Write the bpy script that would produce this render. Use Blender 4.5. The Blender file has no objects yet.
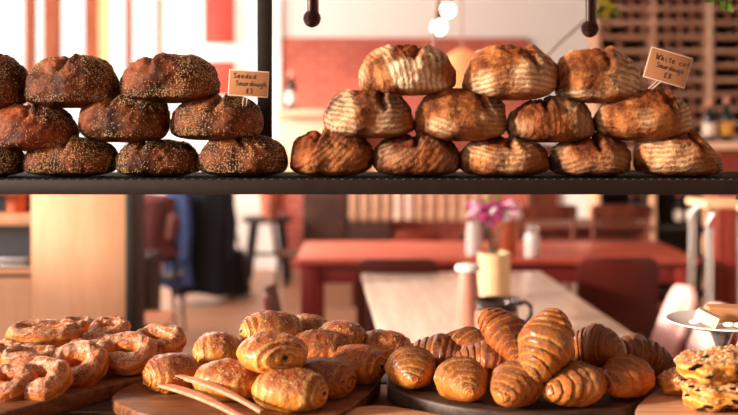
import bpy, bmesh, math, random
from math import sin, cos, pi, radians as R, sqrt, exp
from mathutils import Vector, Matrix, noise

F, H, HY = 1025.0, 1.6, 120.0
sc = bpy.context.scene
col = bpy.context.collection

def at(px, py, Y):
    return Vector(((px - 369) * Y / F, Y, H - (py - HY) * Y / F))

# ---------------------------------------------------------------- materials
def s2l(c):
    return tuple((v / 12.92 if v <= .04045 else ((v + .055) / 1.055) ** 2.4) for v in [x / 255 for x in c]) + (1,)

class NT:
    def __init__(s, name):
        s.m = bpy.data.materials.new(name); s.m.use_nodes = True
        s.n = s.m.node_tree.nodes; s.l = s.m.node_tree.links
        s.b = s.n['Principled BSDF']
        s.co = s.n.new('ShaderNodeTexCoord').outputs['Object']
    def put(s, a, b):
        if isinstance(a, bpy.types.NodeSocket): s.l.new(a, b)
        else: b.default_value = a
    def noise(s, scale, detail=4, rough=.6, vec=None, dist=0):
        n = s.n.new('ShaderNodeTexNoise'); n.inputs['Scale'].default_value = scale
        n.inputs['Detail'].default_value = detail; n.inputs['Roughness'].default_value = rough
        n.inputs['Distortion'].default_value = dist
        s.l.new(vec or s.co, n.inputs['Vector']); return n.outputs['Fac']
    def vmul(s, v):
        n = s.n.new('ShaderNodeVectorMath'); n.operation = 'MULTIPLY'
        s.l.new(s.co, n.inputs[0]); n.inputs[1].default_value = v; return n.outputs[0]
    def m_(s, op, a, b=0, c=0):
        n = s.n.new('ShaderNodeMath'); n.operation = op
        s.put(a, n.inputs[0]); s.put(b, n.inputs[1]); s.put(c, n.inputs[2]); return n.outputs[0]
    def ss(s, x, lo, hi, a=0, b=1):
        n = s.n.new('ShaderNodeMapRange'); n.interpolation_type = 'SMOOTHSTEP'
        s.put(x, n.inputs[0]); n.inputs[1].default_value = lo; n.inputs[2].default_value = hi
        n.inputs[3].default_value = a; n.inputs[4].default_value = b; return n.outputs[0]
    def mix(s, f, a, b, mode='MIX'):
        n = s.n.new('ShaderNodeMix'); n.data_type = 'RGBA'; n.blend_type = mode
        s.put(f, n.inputs[0]); s.put(a, n.inputs[6]); s.put(b, n.inputs[7]); return n.outputs[2]
    def attr(s, name):
        n = s.n.new('ShaderNodeAttribute'); n.attribute_name = name; return n.outputs['Fac']
    def bump(s, h, strength, dist):
        n = s.n.new('ShaderNodeBump'); n.inputs['Strength'].default_value = strength
        n.inputs['Distance'].default_value = dist; s.l.new(h, n.inputs['Height'])
        s.l.new(n.outputs[0], s.b.inputs['Normal'])
    def set(s, **k):
        for a, v in k.items(): s.put(v, s.b.inputs[a.replace('_', ' ')])
        return s

def plain(name, c, rough=.6, metal=0, var=.12, scale=12, spec=.4, **k):
    t = NT(name); c = s2l(c)
    d = tuple(x * (1 - var * 2) for x in c[:3]) + (1,)
    t.set(Base_Color=t.mix(t.noise(scale), d, tuple(min(1, x * (1 + var)) for x in c[:3]) + (1,)), Roughness=rough, Metallic=metal)
    t.b.inputs['Specular IOR Level'].default_value = spec
    for a, v in k.items(): t.put(v, t.b.inputs[a.replace('_', ' ')])
    return t.m

def wood(name, c1, c2, rough=.5, axis=(2, 30, 30), bump=.1, spec=.4):
    t = NT(name)
    v = t.vmul(axis)
    n = t.noise(1.0, 6, .65, v, .6); n2 = t.noise(5.0, 3, .6, v)
    g = t.m_('ADD', t.m_('MULTIPLY', n, .7), t.m_('MULTIPLY', n2, .3))
    g = t.ss(g, .35, .65)
    t.set(Base_Color=t.mix(g, s2l(c1), s2l(c2)), Roughness=rough)
    t.b.inputs['Specular IOR Level'].default_value = spec
    t.bump(g, bump, .002)
    return t.m

def emis(name, c, st):
    t = NT(name); t.set(Base_Color=s2l(c), Emission_Color=s2l(c), Emission_Strength=st); return t.m

M = {}
def loaf_mat():
    t = NT('floured crust')
    info = t.n.new('ShaderNodeObjectInfo')
    fl, bu, ph, dk = t.attr('fl'), t.attr('bu'), t.attr('ph'), t.attr('dk')
    n1, n2, n3 = t.noise(14, 6, .65), t.noise(45, 5, .65), t.noise(160, 3, .6)
    crust = t.mix(t.ss(n1, .36, .64), s2l((92, 40, 17)), s2l((190, 112, 54)))
    crust = t.mix(t.m_('MULTIPLY', t.ss(n2, .5, .75), .6), crust, s2l((226, 162, 96)))
    crust = t.mix(t.m_('MULTIPLY', bu, t.ss(n2, .3, .7, .25, 1)), crust, s2l((118, 54, 22)))
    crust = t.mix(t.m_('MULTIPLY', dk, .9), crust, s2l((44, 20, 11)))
    w = t.m_('SINE', t.m_('ADD', ph, t.m_('MULTIPLY', n1, 13.0)))
    w = t.ss(t.m_('ADD', w, t.m_('MULTIPLY', t.m_('SUBTRACT', n2, .5), 6.5)), -1.1, 1.0)
    base = t.ss(t.m_('ADD', n1, t.m_('MULTIPLY', fl, .35)), .40, .85)
    f = t.m_('MULTIPLY', t.m_('MULTIPLY', fl, t.m_('ADD', t.m_('MULTIPLY', w, .6), .3)), base)
    f = t.m_('MULTIPLY', f, t.ss(n3, .25, .6, .65, 1))
    c = t.mix(f, crust, s2l((240, 208, 168)))
    c = t.mix(1.0, c, info.outputs['Color'], 'MULTIPLY')
    t.set(Base_Color=c, Roughness=.68); t.b.inputs['Specular IOR Level'].default_value = .16
    t.bump(t.m_('ADD', t.m_('MULTIPLY', n2, .8), t.m_('ADD', t.m_('MULTIPLY', n3, .35), t.m_('MULTIPLY', w, .18))), .9, .007)
    return t.m
def seeded_mat():
    t = NT('dark seeded crust')
    info = t.n.new('ShaderNodeObjectInfo')
    bu, dk = t.attr('bu'), t.attr('dk')
    n1, n2, n3 = t.noise(16, 6, .65), t.noise(60, 5, .65), t.noise(180, 3)
    crust = t.mix(t.ss(n1, .35, .68), s2l((44, 20, 11)), s2l((136, 68, 30)))
    crust = t.mix(t.m_('MULTIPLY', bu, t.ss(n2, .3, .7, .3, 1)), crust, s2l((150, 78, 38)))
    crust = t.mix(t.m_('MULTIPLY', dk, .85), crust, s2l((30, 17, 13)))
    c = t.mix(1.0, crust, info.outputs['Color'], 'MULTIPLY')
    t.set(Base_Color=c, Roughness=.55); t.b.inputs['Specular IOR Level'].default_value = .2
    t.bump(t.m_('ADD', n2, t.m_('MULTIPLY', n3, .5)), .8, .006)
    return t.m
def pastry_mat(name, top, side, pale, freq_noise=1.2, flaky=0, sugar=0, rough=.3, coat=.5, lam_w=.55):
    t = NT(name)
    info = t.n.new('ShaderNodeObjectInfo')
    lam, tp, ed = t.attr('lam'), t.attr('tp'), t.attr('ed')
    n1, n2, n3 = t.noise(22, 5, .6), t.noise(90, 4, .65), t.noise(260, 3)
    w = t.m_('SINE', t.m_('ADD', lam, t.m_('MULTIPLY', n1, freq_noise * 6)))
    w = t.ss(t.m_('ADD', w, t.m_('MULTIPLY', t.m_('SUBTRACT', n2, .5), 2.0)), -.5, .9)
    tt = t.ss(t.m_('ADD', tp, t.m_('MULTIPLY', t.m_('SUBTRACT', n1, .5), 1.6)), .05, .85)
    c = t.mix(tt, s2l(side), s2l(top))
    c = t.mix(t.m_('MULTIPLY', w, t.m_('SUBTRACT', lam_w, t.m_('MULTIPLY', tt, lam_w * .45))), c, s2l(pale))
    c = t.mix(t.m_('MULTIPLY', ed, .8), c, s2l(pale))
    dark = t.ss(n2, .50, .70)
    c = t.mix(t.m_('MULTIPLY', dark, .55), c, s2l(tuple(x * .5 for x in top)))
    h = t.m_('ADD', t.m_('MULTIPLY', w, .5), t.m_('MULTIPLY', n2, .7))
    if flaky:
        v = t.n.new('ShaderNodeTexVoronoi'); v.feature = 'DISTANCE_TO_EDGE'; v.inputs['Scale'].default_value = 125
        t.l.new(t.vmul((1, 1, 1)), v.inputs['Vector'])
        e = t.ss(v.outputs['Distance'], 0, .09)
        fk = t.m_('MULTIPLY', t.m_('SUBTRACT', 1, e), t.m_('MULTIPLY', tt, t.ss(n2, .35, .6)))
        c = t.mix(t.m_('MULTIPLY', fk, flaky), c, s2l((250, 196, 128)))
        h = t.m_('ADD', h, t.m_('MULTIPLY', fk, .7))
    c = t.mix(t.m_('MULTIPLY', t.ss(n3, .60, .68), t.ss(n1, .4, .6, .1, .75)), c, s2l((255, 214, 150)))
    r = rough
    if sugar:
        sg = t.m_('MULTIPLY', t.ss(t.m_('ADD', n2, t.m_('MULTIPLY', n3, .5)), .6, .95), t.ss(t.m_('ADD', tp, n1), .55, 1.3))
        c = t.mix(t.m_('MULTIPLY', sg, sugar), c, s2l((250, 224, 190)))
        r = t.m_('ADD', rough, t.m_('MULTIPLY', sg, .35))
    c = t.mix(1.0, c, info.outputs['Color'], 'MULTIPLY')
    t.set(Base_Color=c, Roughness=r); t.b.inputs['Specular IOR Level'].default_value = .28; t.b.inputs['Coat Weight'].default_value = coat * .55
    t.b.inputs['Coat Roughness'].default_value = .26
    t.bump(t.m_('ADD', h, t.m_('MULTIPLY', n3, .5)), .85, .0045)
    return t.m

M['loaf'] = loaf_mat(); M['seeded'] = seeded_mat()
M['croissant'] = pastry_mat('croissant crust', (120, 46, 9), (200, 98, 26), (242, 168, 78), 1.2, coat=.45, lam_w=.6, rough=.42, flaky=.3)
M['pain'] = pastry_mat('pain au chocolat crust', (150, 64, 12), (216, 130, 44), (246, 188, 100), 1.0, flaky=.9, coat=.6, rough=.4)
M['danish'] = pastry_mat('danish crust', (156, 68, 16), (214, 112, 32), (244, 180, 104), 1.0, sugar=.42, rough=.4, coat=.25, lam_w=.3)
M['almond'] = pastry_mat('almond pastry crust', (166, 80, 24), (212, 126, 46), (244, 182, 98), 1.6, flaky=.4, sugar=.3, rough=.3, coat=.4, lam_w=.7)
M['seed'] = plain('sesame seed', (226, 176, 112), .55, var=.35, scale=300)
M['seed_dark'] = plain('dark seed', (52, 34, 26), .45, var=.3, scale=300)
M['choc'] = plain('chocolate', (34, 18, 16), .35)
M['custard'] = plain('custard', (176, 90, 34), .3, var=.3, scale=60, Coat_Weight=.3)  # filling darkened to put the hollow's shade into its colour
M['jam'] = plain('jam', (150, 34, 22), .2, var=.3, scale=60, Coat_Weight=.6)
M['flake'] = plain('almond flake', (240, 204, 150), .5, var=.2, scale=200)
M['steel'] = plain('dark patinated steel', (54, 40, 35), .42, .3, .25, 30)
M['plate'] = plain('dark matt steel mesh', (30, 21, 18), .9, var=.2, scale=60, spec=.08)  # even dark colour, rougher and darker than the rails
M['stud'] = plain('worn steel stud', (150, 118, 96), .4, .7, .3, 90)
M['iron'] = plain('bronzed metal', (66, 40, 32), .3, .5, .25, 30)
M['kraft'] = plain('kraft card', (186, 122, 78), .8, var=.06, scale=50)
M['cardedge'] = plain('pale card edge', (236, 206, 184), .8, var=.03)
M['ink'] = plain('black ink', (34, 22, 20), .6, var=.05)
M['prong'] = plain('pale skewer', (236, 214, 190), .4)
M['boardwood'] = wood('oiled board', (84, 46, 26), (142, 86, 52), .42, (6, 60, 60))
M['boardpale'] = wood('pale board', (176, 122, 88), (214, 164, 126), .5, (6, 60, 60))
M['boarddark'] = wood('dark board', (40, 27, 22), (84, 54, 38), .5, (6, 60, 60))
M['bark'] = plain('dark bark edge', (58, 44, 38), .7, var=.4, scale=60)
M['counter'] = wood('dark counter wood', (44, 26, 22), (92, 56, 44), .35, (2, 26, 26))
M['tong'] = wood('pinkish beech', (196, 120, 86), (232, 166, 130), .45, (8, 80, 80), .05)
M['redtable'] = wood('red painted wood', (166, 64, 46), (196, 92, 68), .38, (2, 14, 14), .03, .5)
M['redpaint'] = plain('red painted timber', (132, 38, 32), .5)
M['paletable'] = wood('bleached table wood', (196, 166, 148), (226, 202, 184), .28, (30, 2, 30), .03, .5)
M['darkred'] = plain('dark red plastic', (88, 26, 19), .45, var=.12, scale=5)
M['pinkplastic'] = plain('pale pink plastic', (214, 158, 152), .4, var=.05, scale=5)
M['brownplastic'] = plain('brown leather', (92, 48, 36), .45)
M['legdark'] = plain('black metal legs', (40, 26, 24), .4, .4)
M['cabinet'] = wood('orange plywood', (240, 176, 132), (248, 192, 150), .5, (12, 12, 2), .03)
M['cabshade'] = plain('painted cabinet shade', (34, 22, 20), .6)
M['bluegrey'] = plain('blue grey paint', (108, 122, 134), .5)
M['chrome'] = plain('brushed chrome', (205, 195, 190), .25, .9, .05)
M['terracotta'] = plain('terracotta', (190, 92, 58), .7)
M['ply'] = wood('bent plywood', (176, 104, 62), (200, 130, 84), .45, (20, 20, 2), .03)
M['brownwood'] = wood('brown chair wood', (74, 32, 20), (110, 50, 32), .45, (20, 20, 2), .03)
M['navy'] = plain('navy cloth', (16, 16, 22), .9, var=.3, scale=8)
M['denim'] = plain('blue denim', (46, 60, 100), .9, var=.35, scale=14)
M['dusty'] = plain('dusty pink wool', (104, 52, 48), .9, var=.3, scale=12)
M['blackbag'] = plain('black canvas', (18, 16, 18), .8)
M['cream'] = plain('cream cloth', (232, 190, 172), .9)  # scarf cloth, and the painted highlight on the bench slats
M['wall'] = plain('off white plaster', (238, 228, 220), .9, var=.02, scale=3)
M['redbrownwall'] = plain('dark red brown wall paint', (96, 60, 50), .9)  # dark tone chosen to cut bounce from the unseen front wall
M['ceil'] = plain('white ceiling paint', (240, 232, 224), .9, var=.02, scale=3)
M['lintel'] = plain('white gloss trim', (246, 240, 234), .5, var=.02)
M['tanframe'] = wood('orange window wood', (196, 122, 88), (220, 150, 112), .5, (12, 12, 2), .03)
M['windowwood'] = wood('red brown window wood', (112, 56, 36), (144, 80, 54), .6, (12, 12, 2), .03, .1)
M['ledge'] = wood('tan ledge wood', (222, 170, 138), (238, 196, 166), .5, (2, 12, 12), .03)
M['picture'] = plain('red abstract print', (190, 72, 56), .6, var=.25, scale=6)
M['rackwood'] = wood('rack wood', (176, 124, 94), (208, 160, 128), .6, (2, 20, 20), .03)
M['rackback'] = plain('rack back', (92, 60, 48), .8, var=.3, scale=4)
M['rackdark'] = plain('dark rack', (40, 26, 22), .7)
M['glassdark'] = plain('dark bottle glass', (26, 20, 18), .15, var=.1)
M['foilpink'] = plain('copper foil', (214, 142, 116), .4, .2)
M['label'] = plain('paper label', (236, 214, 196), .7, var=.05)
M['labeltan'] = plain('tan paper label', (196, 150, 118), .7, var=.05)
M['ochre'] = plain('ochre paper label', (220, 158, 66), .7, var=.05)
M['crock'] = plain('sand stoneware', (222, 186, 142), .7, var=.12, scale=30)
M['pinkclay'] = plain('pink clay', (190, 128, 108), .5)  # also colours the painted reflection on the mug
M['white'] = plain('white glaze', (240, 232, 226), .25, var=.03)
M['milk'] = plain('frosted glass', (226, 208, 204), .2, var=.03)
M['mugglaze'] = plain('dark pewter glaze', (62, 50, 48), .18, .5, .2)
M['magenta'] = plain('magenta petals', (196, 62, 138), .6, var=.3, scale=40)
M['lilac'] = plain('pale pink petals', (240, 176, 200), .6, var=.2, scale=40)
M['whitepetal'] = plain('white petals', (246, 236, 230), .6, var=.05, scale=40)
M['leaf'] = plain('green leaf', (112, 138, 44), .5, var=.3, scale=40)
M['leafyellow'] = plain('yellow leaf', (206, 186, 60), .5, var=.3, scale=40)
M['stem'] = plain('stem', (74, 66, 52), .7)
M['twig'] = plain('pale twig', (172, 138, 118), .8)
M['butter'] = plain('butter', (244, 226, 190), .4, var=.03)
M['cheese'] = plain('brown cheese', (206, 140, 94), .5, var=.06)
M['cable'] = plain('pink flex', (196, 148, 136), .6)
M['bulb'] = emis('warm bulb glow', (255, 226, 196), 11)
M['lantern'] = NT('orange paper shade').set(Base_Color=s2l((240, 150, 96)), Roughness=.6, Emission_Color=s2l((255, 150, 90)), Emission_Strength=.45).m
M['redchair'] = plain('red plastic', (128, 46, 30), .45)
M['bluecloth'] = plain('slate blue cloth', (60, 70, 92), .8)

def floor_mat():
    t = NT('oak plank floor')
    b = t.n.new('ShaderNodeTexBrick'); b.inputs['Scale'].default_value = 1
    b.inputs['Brick Width'].default_value = 1.8; b.inputs['Row Height'].default_value = .14; b.inputs['Mortar Size'].default_value = .004
    b.inputs['Color1'].default_value = s2l((176, 130, 102)); b.inputs['Color2'].default_value = s2l((158, 112, 86)); b.inputs['Mortar'].default_value = s2l((110, 74, 54))
    t.l.new(t.co, b.inputs['Vector'])
    t.set(Base_Color=t.mix(t.ss(t.noise(1, 5, .6, t.vmul((2, 20, 2))), .3, .7, 0, .3), b.outputs['Color'], s2l((160, 112, 84))), Roughness=.4)
    return t.m
def brick_mat():
    t = NT('painted red brick')
    b = t.n.new('ShaderNodeTexBrick'); b.inputs['Scale'].default_value = 1
    b.inputs['Brick Width'].default_value = .22; b.inputs['Row Height'].default_value = .075; b.inputs['Mortar Size'].default_value = .008
    b.inputs['Color1'].default_value = s2l((170, 72, 56)); b.inputs['Color2'].default_value = s2l((184, 92, 72)); b.inputs['Mortar'].default_value = s2l((200, 124, 102))
    sp = t.n.new('ShaderNodeSeparateXYZ'); cb = t.n.new('ShaderNodeCombineXYZ')
    t.l.new(t.co, sp.inputs[0]); t.l.new(sp.outputs[0], cb.inputs[0]); t.l.new(sp.outputs[2], cb.inputs[1]); t.l.new(cb.outputs[0], b.inputs['Vector'])
    t.set(Base_Color=t.mix(t.ss(t.noise(3, 4), .4, .7, 0, .5), b.outputs['Color'], s2l((160, 76, 60))), Roughness=.8)
    t.bump(b.outputs['Fac'], .3, .004)
    return t.m
M['floor'] = floor_mat(); M['brick'] = brick_mat()

# ---------------------------------------------------------------- object helpers
def link(name, me, mat=None, parent=None, loc=None, rot=None, mats=None):
    o = bpy.data.objects.new(name, me); col.objects.link(o)
    for m in (mats or [mat]): me.materials.append(M[m] if isinstance(m, str) else m)
    if parent: o.parent = parent
    if loc is not None: o.location = loc
    if rot is not None: o.rotation_euler = rot
    return o

def tag(o, label, cat, group=None):
    o['label'] = label; o['category'] = cat
    if group: o['group'] = group
    return o
def empty(name, loc, label, cat, group=None, rz=0):
    o = bpy.data.objects.new(name, None); col.objects.link(o); o.location = loc; o.rotation_euler = (0, 0, rz)
    o.empty_display_size = .05
    return tag(o, label, cat, group)

class B:
    """collects shapes into one mesh"""
    def __init__(s): s.v = []; s.f = []; s.mi = []; s.k = 0
    def add(s, vs, fs):
        n = len(s.v); s.v += [tuple(v) for v in vs]; s.f += [tuple(i + n for i in f) for f in fs]; s.mi += [s.k] * len(fs)
    def box(s, c, d, bev=.003, rot=None):
        bm = bmesh.new(); bmesh.ops.create_cube(bm, size=1)
        for v in bm.verts: v.co = Vector((v.co.x * d[0], v.co.y * d[1], v.co.z * d[2]))
        if bev: bmesh.ops.bevel(bm, geom=bm.edges[:], offset=min(bev, min(d) * .4), segments=2, profile=.5, affect='EDGES')
        m = rot or Matrix()
        bm.verts.ensure_lookup_table(); bm.verts.index_update()
        s.add([m @ v.co + Vector(c) for v in bm.verts], [[v.index for v in f.verts] for f in bm.faces]); bm.free()
        return s
    def tube(s, pts, r, n=10, caps=True):
        pts = [Vector(p) for p in pts]; rs = r if isinstance(r, (list, tuple)) else [r] * len(pts)
        vs = []; fs = []
        up = Vector((0, 0, 1))
        for i, p in enumerate(pts):
            d = (pts[min(i + 1, len(pts) - 1)] - pts[max(i - 1, 0)]).normalized()
            a = d.cross(up if abs(d.z) < .95 else Vector((0, 1, 0))).normalized(); b = d.cross(a)
            for k in range(n):
                t = 2 * pi * k / n; vs.append(p + (a * cos(t) + b * sin(t)) * rs[i])
        for i in range(len(pts) - 1):
            for k in range(n): fs.append((i * n + k, i * n + (k + 1) % n, (i + 1) * n + (k + 1) % n, (i + 1) * n + k))
        if caps: fs.append(tuple(range(n))[::-1]); fs.append(tuple((len(pts) - 1) * n + k for k in range(n)))
        s.add(vs, fs); return s
    def lathe(s, prof, c=(0, 0, 0), n=28, wob=0):
        vs = []; fs = []
        for (r, z) in prof:
            for k in range(n):
                t = 2 * pi * k / n; vs.append((c[0] + r * cos(t), c[1] + r * sin(t), c[2] + z))
        for i in range(len(prof) - 1):
            for k in range(n): fs.append((i * n + k, i * n + (k + 1) % n, (i + 1) * n + (k + 1) % n, (i + 1) * n + k))
        fs.append(tuple(range(n))[::-1]); fs.append(tuple((len(prof) - 1) * n + k for k in range(n)))
        s.add(vs, fs); return s
    def ico(s, c, r, sub=1, sc_=(1, 1, 1)):
        bm = bmesh.new(); bmesh.ops.create_icosphere(bm, subdivisions=sub, radius=1); bm.verts.index_update()
        s.add([Vector(c) + Vector((v.co.x * r * sc_[0], v.co.y * r * sc_[1], v.co.z * r * sc_[2])) for v in bm.verts], [[v.index for v in f.verts] for f in bm.faces]); bm.free(); return s
    def prism(s, poly, z0, z1, bev=0, m=None):
        bm = bmesh.new(); vs = [bm.verts.new((p[0], p[1], z0)) for p in poly]; f = bm.faces.new(vs)
        r = bmesh.ops.extrude_face_region(bm, geom=[f]); 
        for e in r['geom']:
            if isinstance(e, bmesh.types.BMVert): e.co.z = z1
        bmesh.ops.recalc_face_normals(bm, faces=bm.faces[:])
        if bev: bmesh.ops.bevel(bm, geom=[e for e in bm.edges if abs(e.verts[0].co.z - e.verts[1].co.z) < 1e-6], offset=bev, segments=3, profile=.5, affect='EDGES')
        bm.verts.index_update(); mm = m or Matrix()
        s.add([mm @ v.co for v in bm.verts], [[v.index for v in f.verts] for f in bm.faces]); bm.free(); return s
    def build(s, name, mat, parent=None, loc=None, rot=None, smooth=True, mats=None):
        me = bpy.data.meshes.new(name); me.from_pydata(s.v, [], s.f); me.update()
        o = link(name, me, mat, parent, loc, rot, mats)
        for p, k in zip(me.polygons, s.mi): p.material_index = k
        if smooth:
            me.shade_smooth()
            try: me.set_sharp_from_angle(angle=R(38))
            except Exception: pass
        return o
def struct(o): o['kind'] = 'structure'; return o

def grid(nu, nv, fn, closed_u=True, capped=True):
    vs = [fn(i, j) for i in range(nu) for j in range(nv)]
    fs = []
    for i in range(nu if closed_u else nu - 1):
        for j in range(nv - 1):
            a = i * nv + j; b = ((i + 1) % nu) * nv + j; fs.append((a, b, b + 1, a + 1))
    return vs, fs

def field_mesh(name, vs, fs, attrs):
    me = bpy.data.meshes.new(name); me.from_pydata([v[:3] for v in vs], [], fs)
    for k, a in enumerate(attrs):
        at_ = me.attributes.new(a, 'FLOAT', 'POINT')
        at_.data.foreach_set('value', [v[3 + k] for v in vs])
    me.update(); me.shade_smooth(); return me

def sgp(x, e): return math.copysign(abs(x) ** e, x)
def sm(x, a, b):
    if a == b: return float(x > a)
    t = max(0, min(1, (x - a) / (b - a))); return t * t * (3 - 2 * t)
def nz(p, s, o): return noise.noise(Vector((p[0] * s + o, p[1] * s + o * 1.7, p[2] * s - o * .6)))

# ---------------------------------------------------------------- the hanging shelf
SY0, SY1 = 2.495, 2.85
shelf_top = H - (178.5 - HY) * SY0 / F
def build_shelf():
    r = empty('hanging_shelf', (0, (SY0 + SY1) / 2, shelf_top), 'dark steel bread shelf with upright posts, holding all the sourdough loaves', 'shelf')
    yc = (SY0 + SY1) / 2; dy = (SY1 - SY0) / 2
    b = B(); b.box((0, 0, -.004), (2.9, SY1 - SY0 - .012, .006), .001); b.build('shelf_plate', 'plate', r)
    b = B(); b.box((0, -dy + .004, -.021), (2.9, .008, .036), .0015); b.box((0, -dy + .018, -.037), (2.9, .03, .004), .001); b.build('front_rail', 'steel', r)
    b = B(); b.box((0, dy - .004, -.021), (2.9, .008, .036), .0015); b.build('back_rail', 'steel', r)
    b = B()
    for i in range(-60, 61):
        b.ico((i * .0215, -dy + .004, -.0022), .0024, 1, (1.9, 1.9, .55))
    b.build('stud_strip', 'stud', r)
    for x in (-1.42, (265.5 - 369) * 2.79 / F, 1.42):
        b = B()
        b.box((x - .018, 2.792 - yc, .775), (.006, .036, 1.55), .001); b.box((x, 2.774 - yc, .775), (.04, .005, 1.55), .001)
        b.build('post', 'steel', r)
build_shelf()

# ---------------------------------------------------------------- loaves
def loaf(name, bx, style, seed, label, group, slash=(.15, .35), Y=2.6, tint=(1, 1, 1), rz=0, ph=(0, -.6), flour=1., dark=.25, roll=0, depth=.78, z0=None):
    x0, y0, x1, y1 = bx
    Ye = Y - .03
    w = (x1 - x0) * Ye / F; h = (y1 - y0) * Ye / F * .985; d = w * depth
    X = ((x0 + x1) / 2 - 369) * Ye / F
    zb = H - (y1 - HY) * (Ye - .04) / F if z0 is None else z0
    a, bb = w / 2, d / 2
    nu, nv = 110, 64
    sx, sk = slash
    def fn(i, j):
        u = 2 * pi * i / nu; v = -pi / 2 + pi * j / (nv - 1)
        cv = max(0, cos(v))
        x = a * sgp(cos(u), .92) * cv ** .72; y = bb * sgp(sin(u), .92) * cv ** .72
        if v >= 0: z = .36 * h + .64 * h * sin(v) ** 1.0
        else: z = .36 * h - .36 * h * abs(sin(v)) ** .58
        p = (x, y, z)
        n = Vector((x / a, y / bb, (z - .36 * h) / (.64 * h) if v > 0 else (z - .36 * h) / (.36 * h) * .4))
        if n.length > 1e-6: n.normalize()
        k = .012 * nz(p, 9, seed) + .006 * nz(p, 26, seed + 9) + .003 * nz(p, 75, seed + 3) + .0018 * nz(p, 160, seed + 5)
        lowz = sm(z, 0, .25 * h)
        k *= .15 + .85 * lowz
        # the slash
        xl = sx * a + sk * (h - z) + .010 * nz(p, 25, seed + 20)
        t = x - xl
        mk = sm(z, .28 * h, .72 * h) * (1 - sm(abs(y) / bb, .75, 1.0))
        gr = exp(-(t / (.036 * w)) ** 2); ri = exp(-((t - .060 * w) / (.035 * w)) ** 2)
        br = sm(t, -.34 * w, -.24 * w) * (1 - sm(t, -.01 * w, .02 * w)) * mk
        k += mk * (-.012 * gr + .005 * ri) + br * (.006 * nz(p, 60, seed + 40) + .003 * nz(p, 130, seed + 44) - .003)
        q = Vector(p) + n * k
        if q.z < 0: q.z = 0
        # attributes
        fl = flour * (1 - .92 * br) * (1 - .9 * gr * mk) * sm(z, .02 * h, .16 * h)
        fl *= .10 + .90 * max(sm(nz(p, 10, seed + 60), -.25, .2), .75 * sm(t, .04 * w, .08 * w) * (1 - sm(t, .24 * w, .36 * w)) * mk)
        cx, cz = ph[0] * a, ph[1] * h
        phs = 2 * pi * sqrt((x - cx) ** 2 + (y * .5) ** 2 + (z - cz) ** 2 * 1.3) / .0145
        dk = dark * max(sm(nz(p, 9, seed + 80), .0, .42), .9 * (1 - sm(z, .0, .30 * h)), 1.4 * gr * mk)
        return (q.x, q.y, q.z, fl, min(1, br + .5 * gr * mk), phs, dk)
    vs, fs = grid(nu, nv, fn)
    me = field_mesh(name, vs, fs, ('fl', 'bu', 'ph', 'dk'))
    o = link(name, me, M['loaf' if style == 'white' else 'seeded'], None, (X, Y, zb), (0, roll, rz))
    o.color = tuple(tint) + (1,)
    tag(o, label, 'bread', group)
    if style == 'seeded':
        rnd = random.Random(seed * 7 + 1); b = B(); bd = B()
        me.update(); pol = me.polygons
        cnt = 0
        while cnt < 3600:
            p = pol[rnd.randrange(len(pol))]; c = p.center; n = p.normal
            if c.z < .12 * h or p.area < 1e-8: continue
            if rnd.random() > min(1, p.area / 1.6e-5): continue
            bu = vs[p.vertices[0]][4]
            dens = .12 + .88 * sm(nz(c, 10, seed + 33), -.25, .2)
            if rnd.random() > dens * (1 - .8 * bu): continue
            cnt += 1
            e1 = n.orthogonal().normalized(); e1.rotate(Matrix.Rotation(rnd.random() * 6.28, 3, n)); e2 = n.cross(e1)
            L, W, Hh = .0022 * rnd.uniform(.8, 1.2), .0013, .0011
            q3 = [rnd.random() for _ in p.vertices]; q3s = sum(q3); cc = Vector((0, 0, 0))
            for qi, vi in zip(q3, p.vertices): cc += me.vertices[vi].co * (qi / q3s)
            cc += e1 * rnd.uniform(-.0012, .0012) + e2 * rnd.uniform(-.0012, .0012)
            vv = [cc + e1 * L, cc + e2 * W, cc - e1 * L, cc - e2 * W, cc + n * Hh, cc - n * Hh]
            (b if rnd.random() < .62 else bd).add(vv, [(0, 1, 4), (1, 2, 4), (2, 3, 4), (3, 0, 4), (1, 0, 5), (2, 1, 5), (3, 2, 5), (0, 3, 5)])
        s = b.build('sesame_coating', 'seed', o, smooth=False); s['kind'] = 'stuff'
        s = bd.build('dark_seed_coating', 'seed_dark', o, smooth=False); s['kind'] = 'stuff'
    return o

G1, G2 = 'seeded loaves piled on the shelf', 'floured white loaves piled on the shelf'
ST = shelf_top
LS = [
 ((-42, 54, 23, 109), 1, 'seeded sourdough loaf in the top row, cut off by the picture edge', (.1, .2), dict()),
 ((24, 53, 115, 108), 2, 'seeded loaf of the top row with a broad reddish split, next to the cropped one', (.0, -.25), dict()),
 ((121, 53, 218, 103), 3, 'seeded loaf of the top row nearest the price card, one shoulder dark with seeds', (-.35, .1), dict()),
 ((-18, 104, 75, 152), 4, 'seeded sourdough loaf of the middle row, cut off by the picture edge', (.05, .0), dict(tint=(1.35, 1.1, .9))),
 ((78, 92, 169, 143), 5, 'seeded sourdough loaf in the centre of the middle row, dark with a pale seeded flank', (-.15, -.3), dict()),
 ((169, 94, 262, 141), 6, 'seeded sourdough loaf of the middle row that holds the price card, against the steel post', (.12, -.3), dict()),
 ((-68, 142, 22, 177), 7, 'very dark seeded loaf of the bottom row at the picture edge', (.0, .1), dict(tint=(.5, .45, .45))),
 ((21, 136, 113, 176.5), 8, 'seeded sourdough loaf in the bottom row, beside the very dark cropped one', (.0, .1), dict(tint=(1.1, 1, .9))),
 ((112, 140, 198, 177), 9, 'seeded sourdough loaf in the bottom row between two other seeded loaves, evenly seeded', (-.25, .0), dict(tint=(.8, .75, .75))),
 ((197, 132, 287, 177), 10, 'seeded sourdough loaf in the bottom row touching the first white loaf', (-.05, .5), dict(dark=.5)),
]
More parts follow.
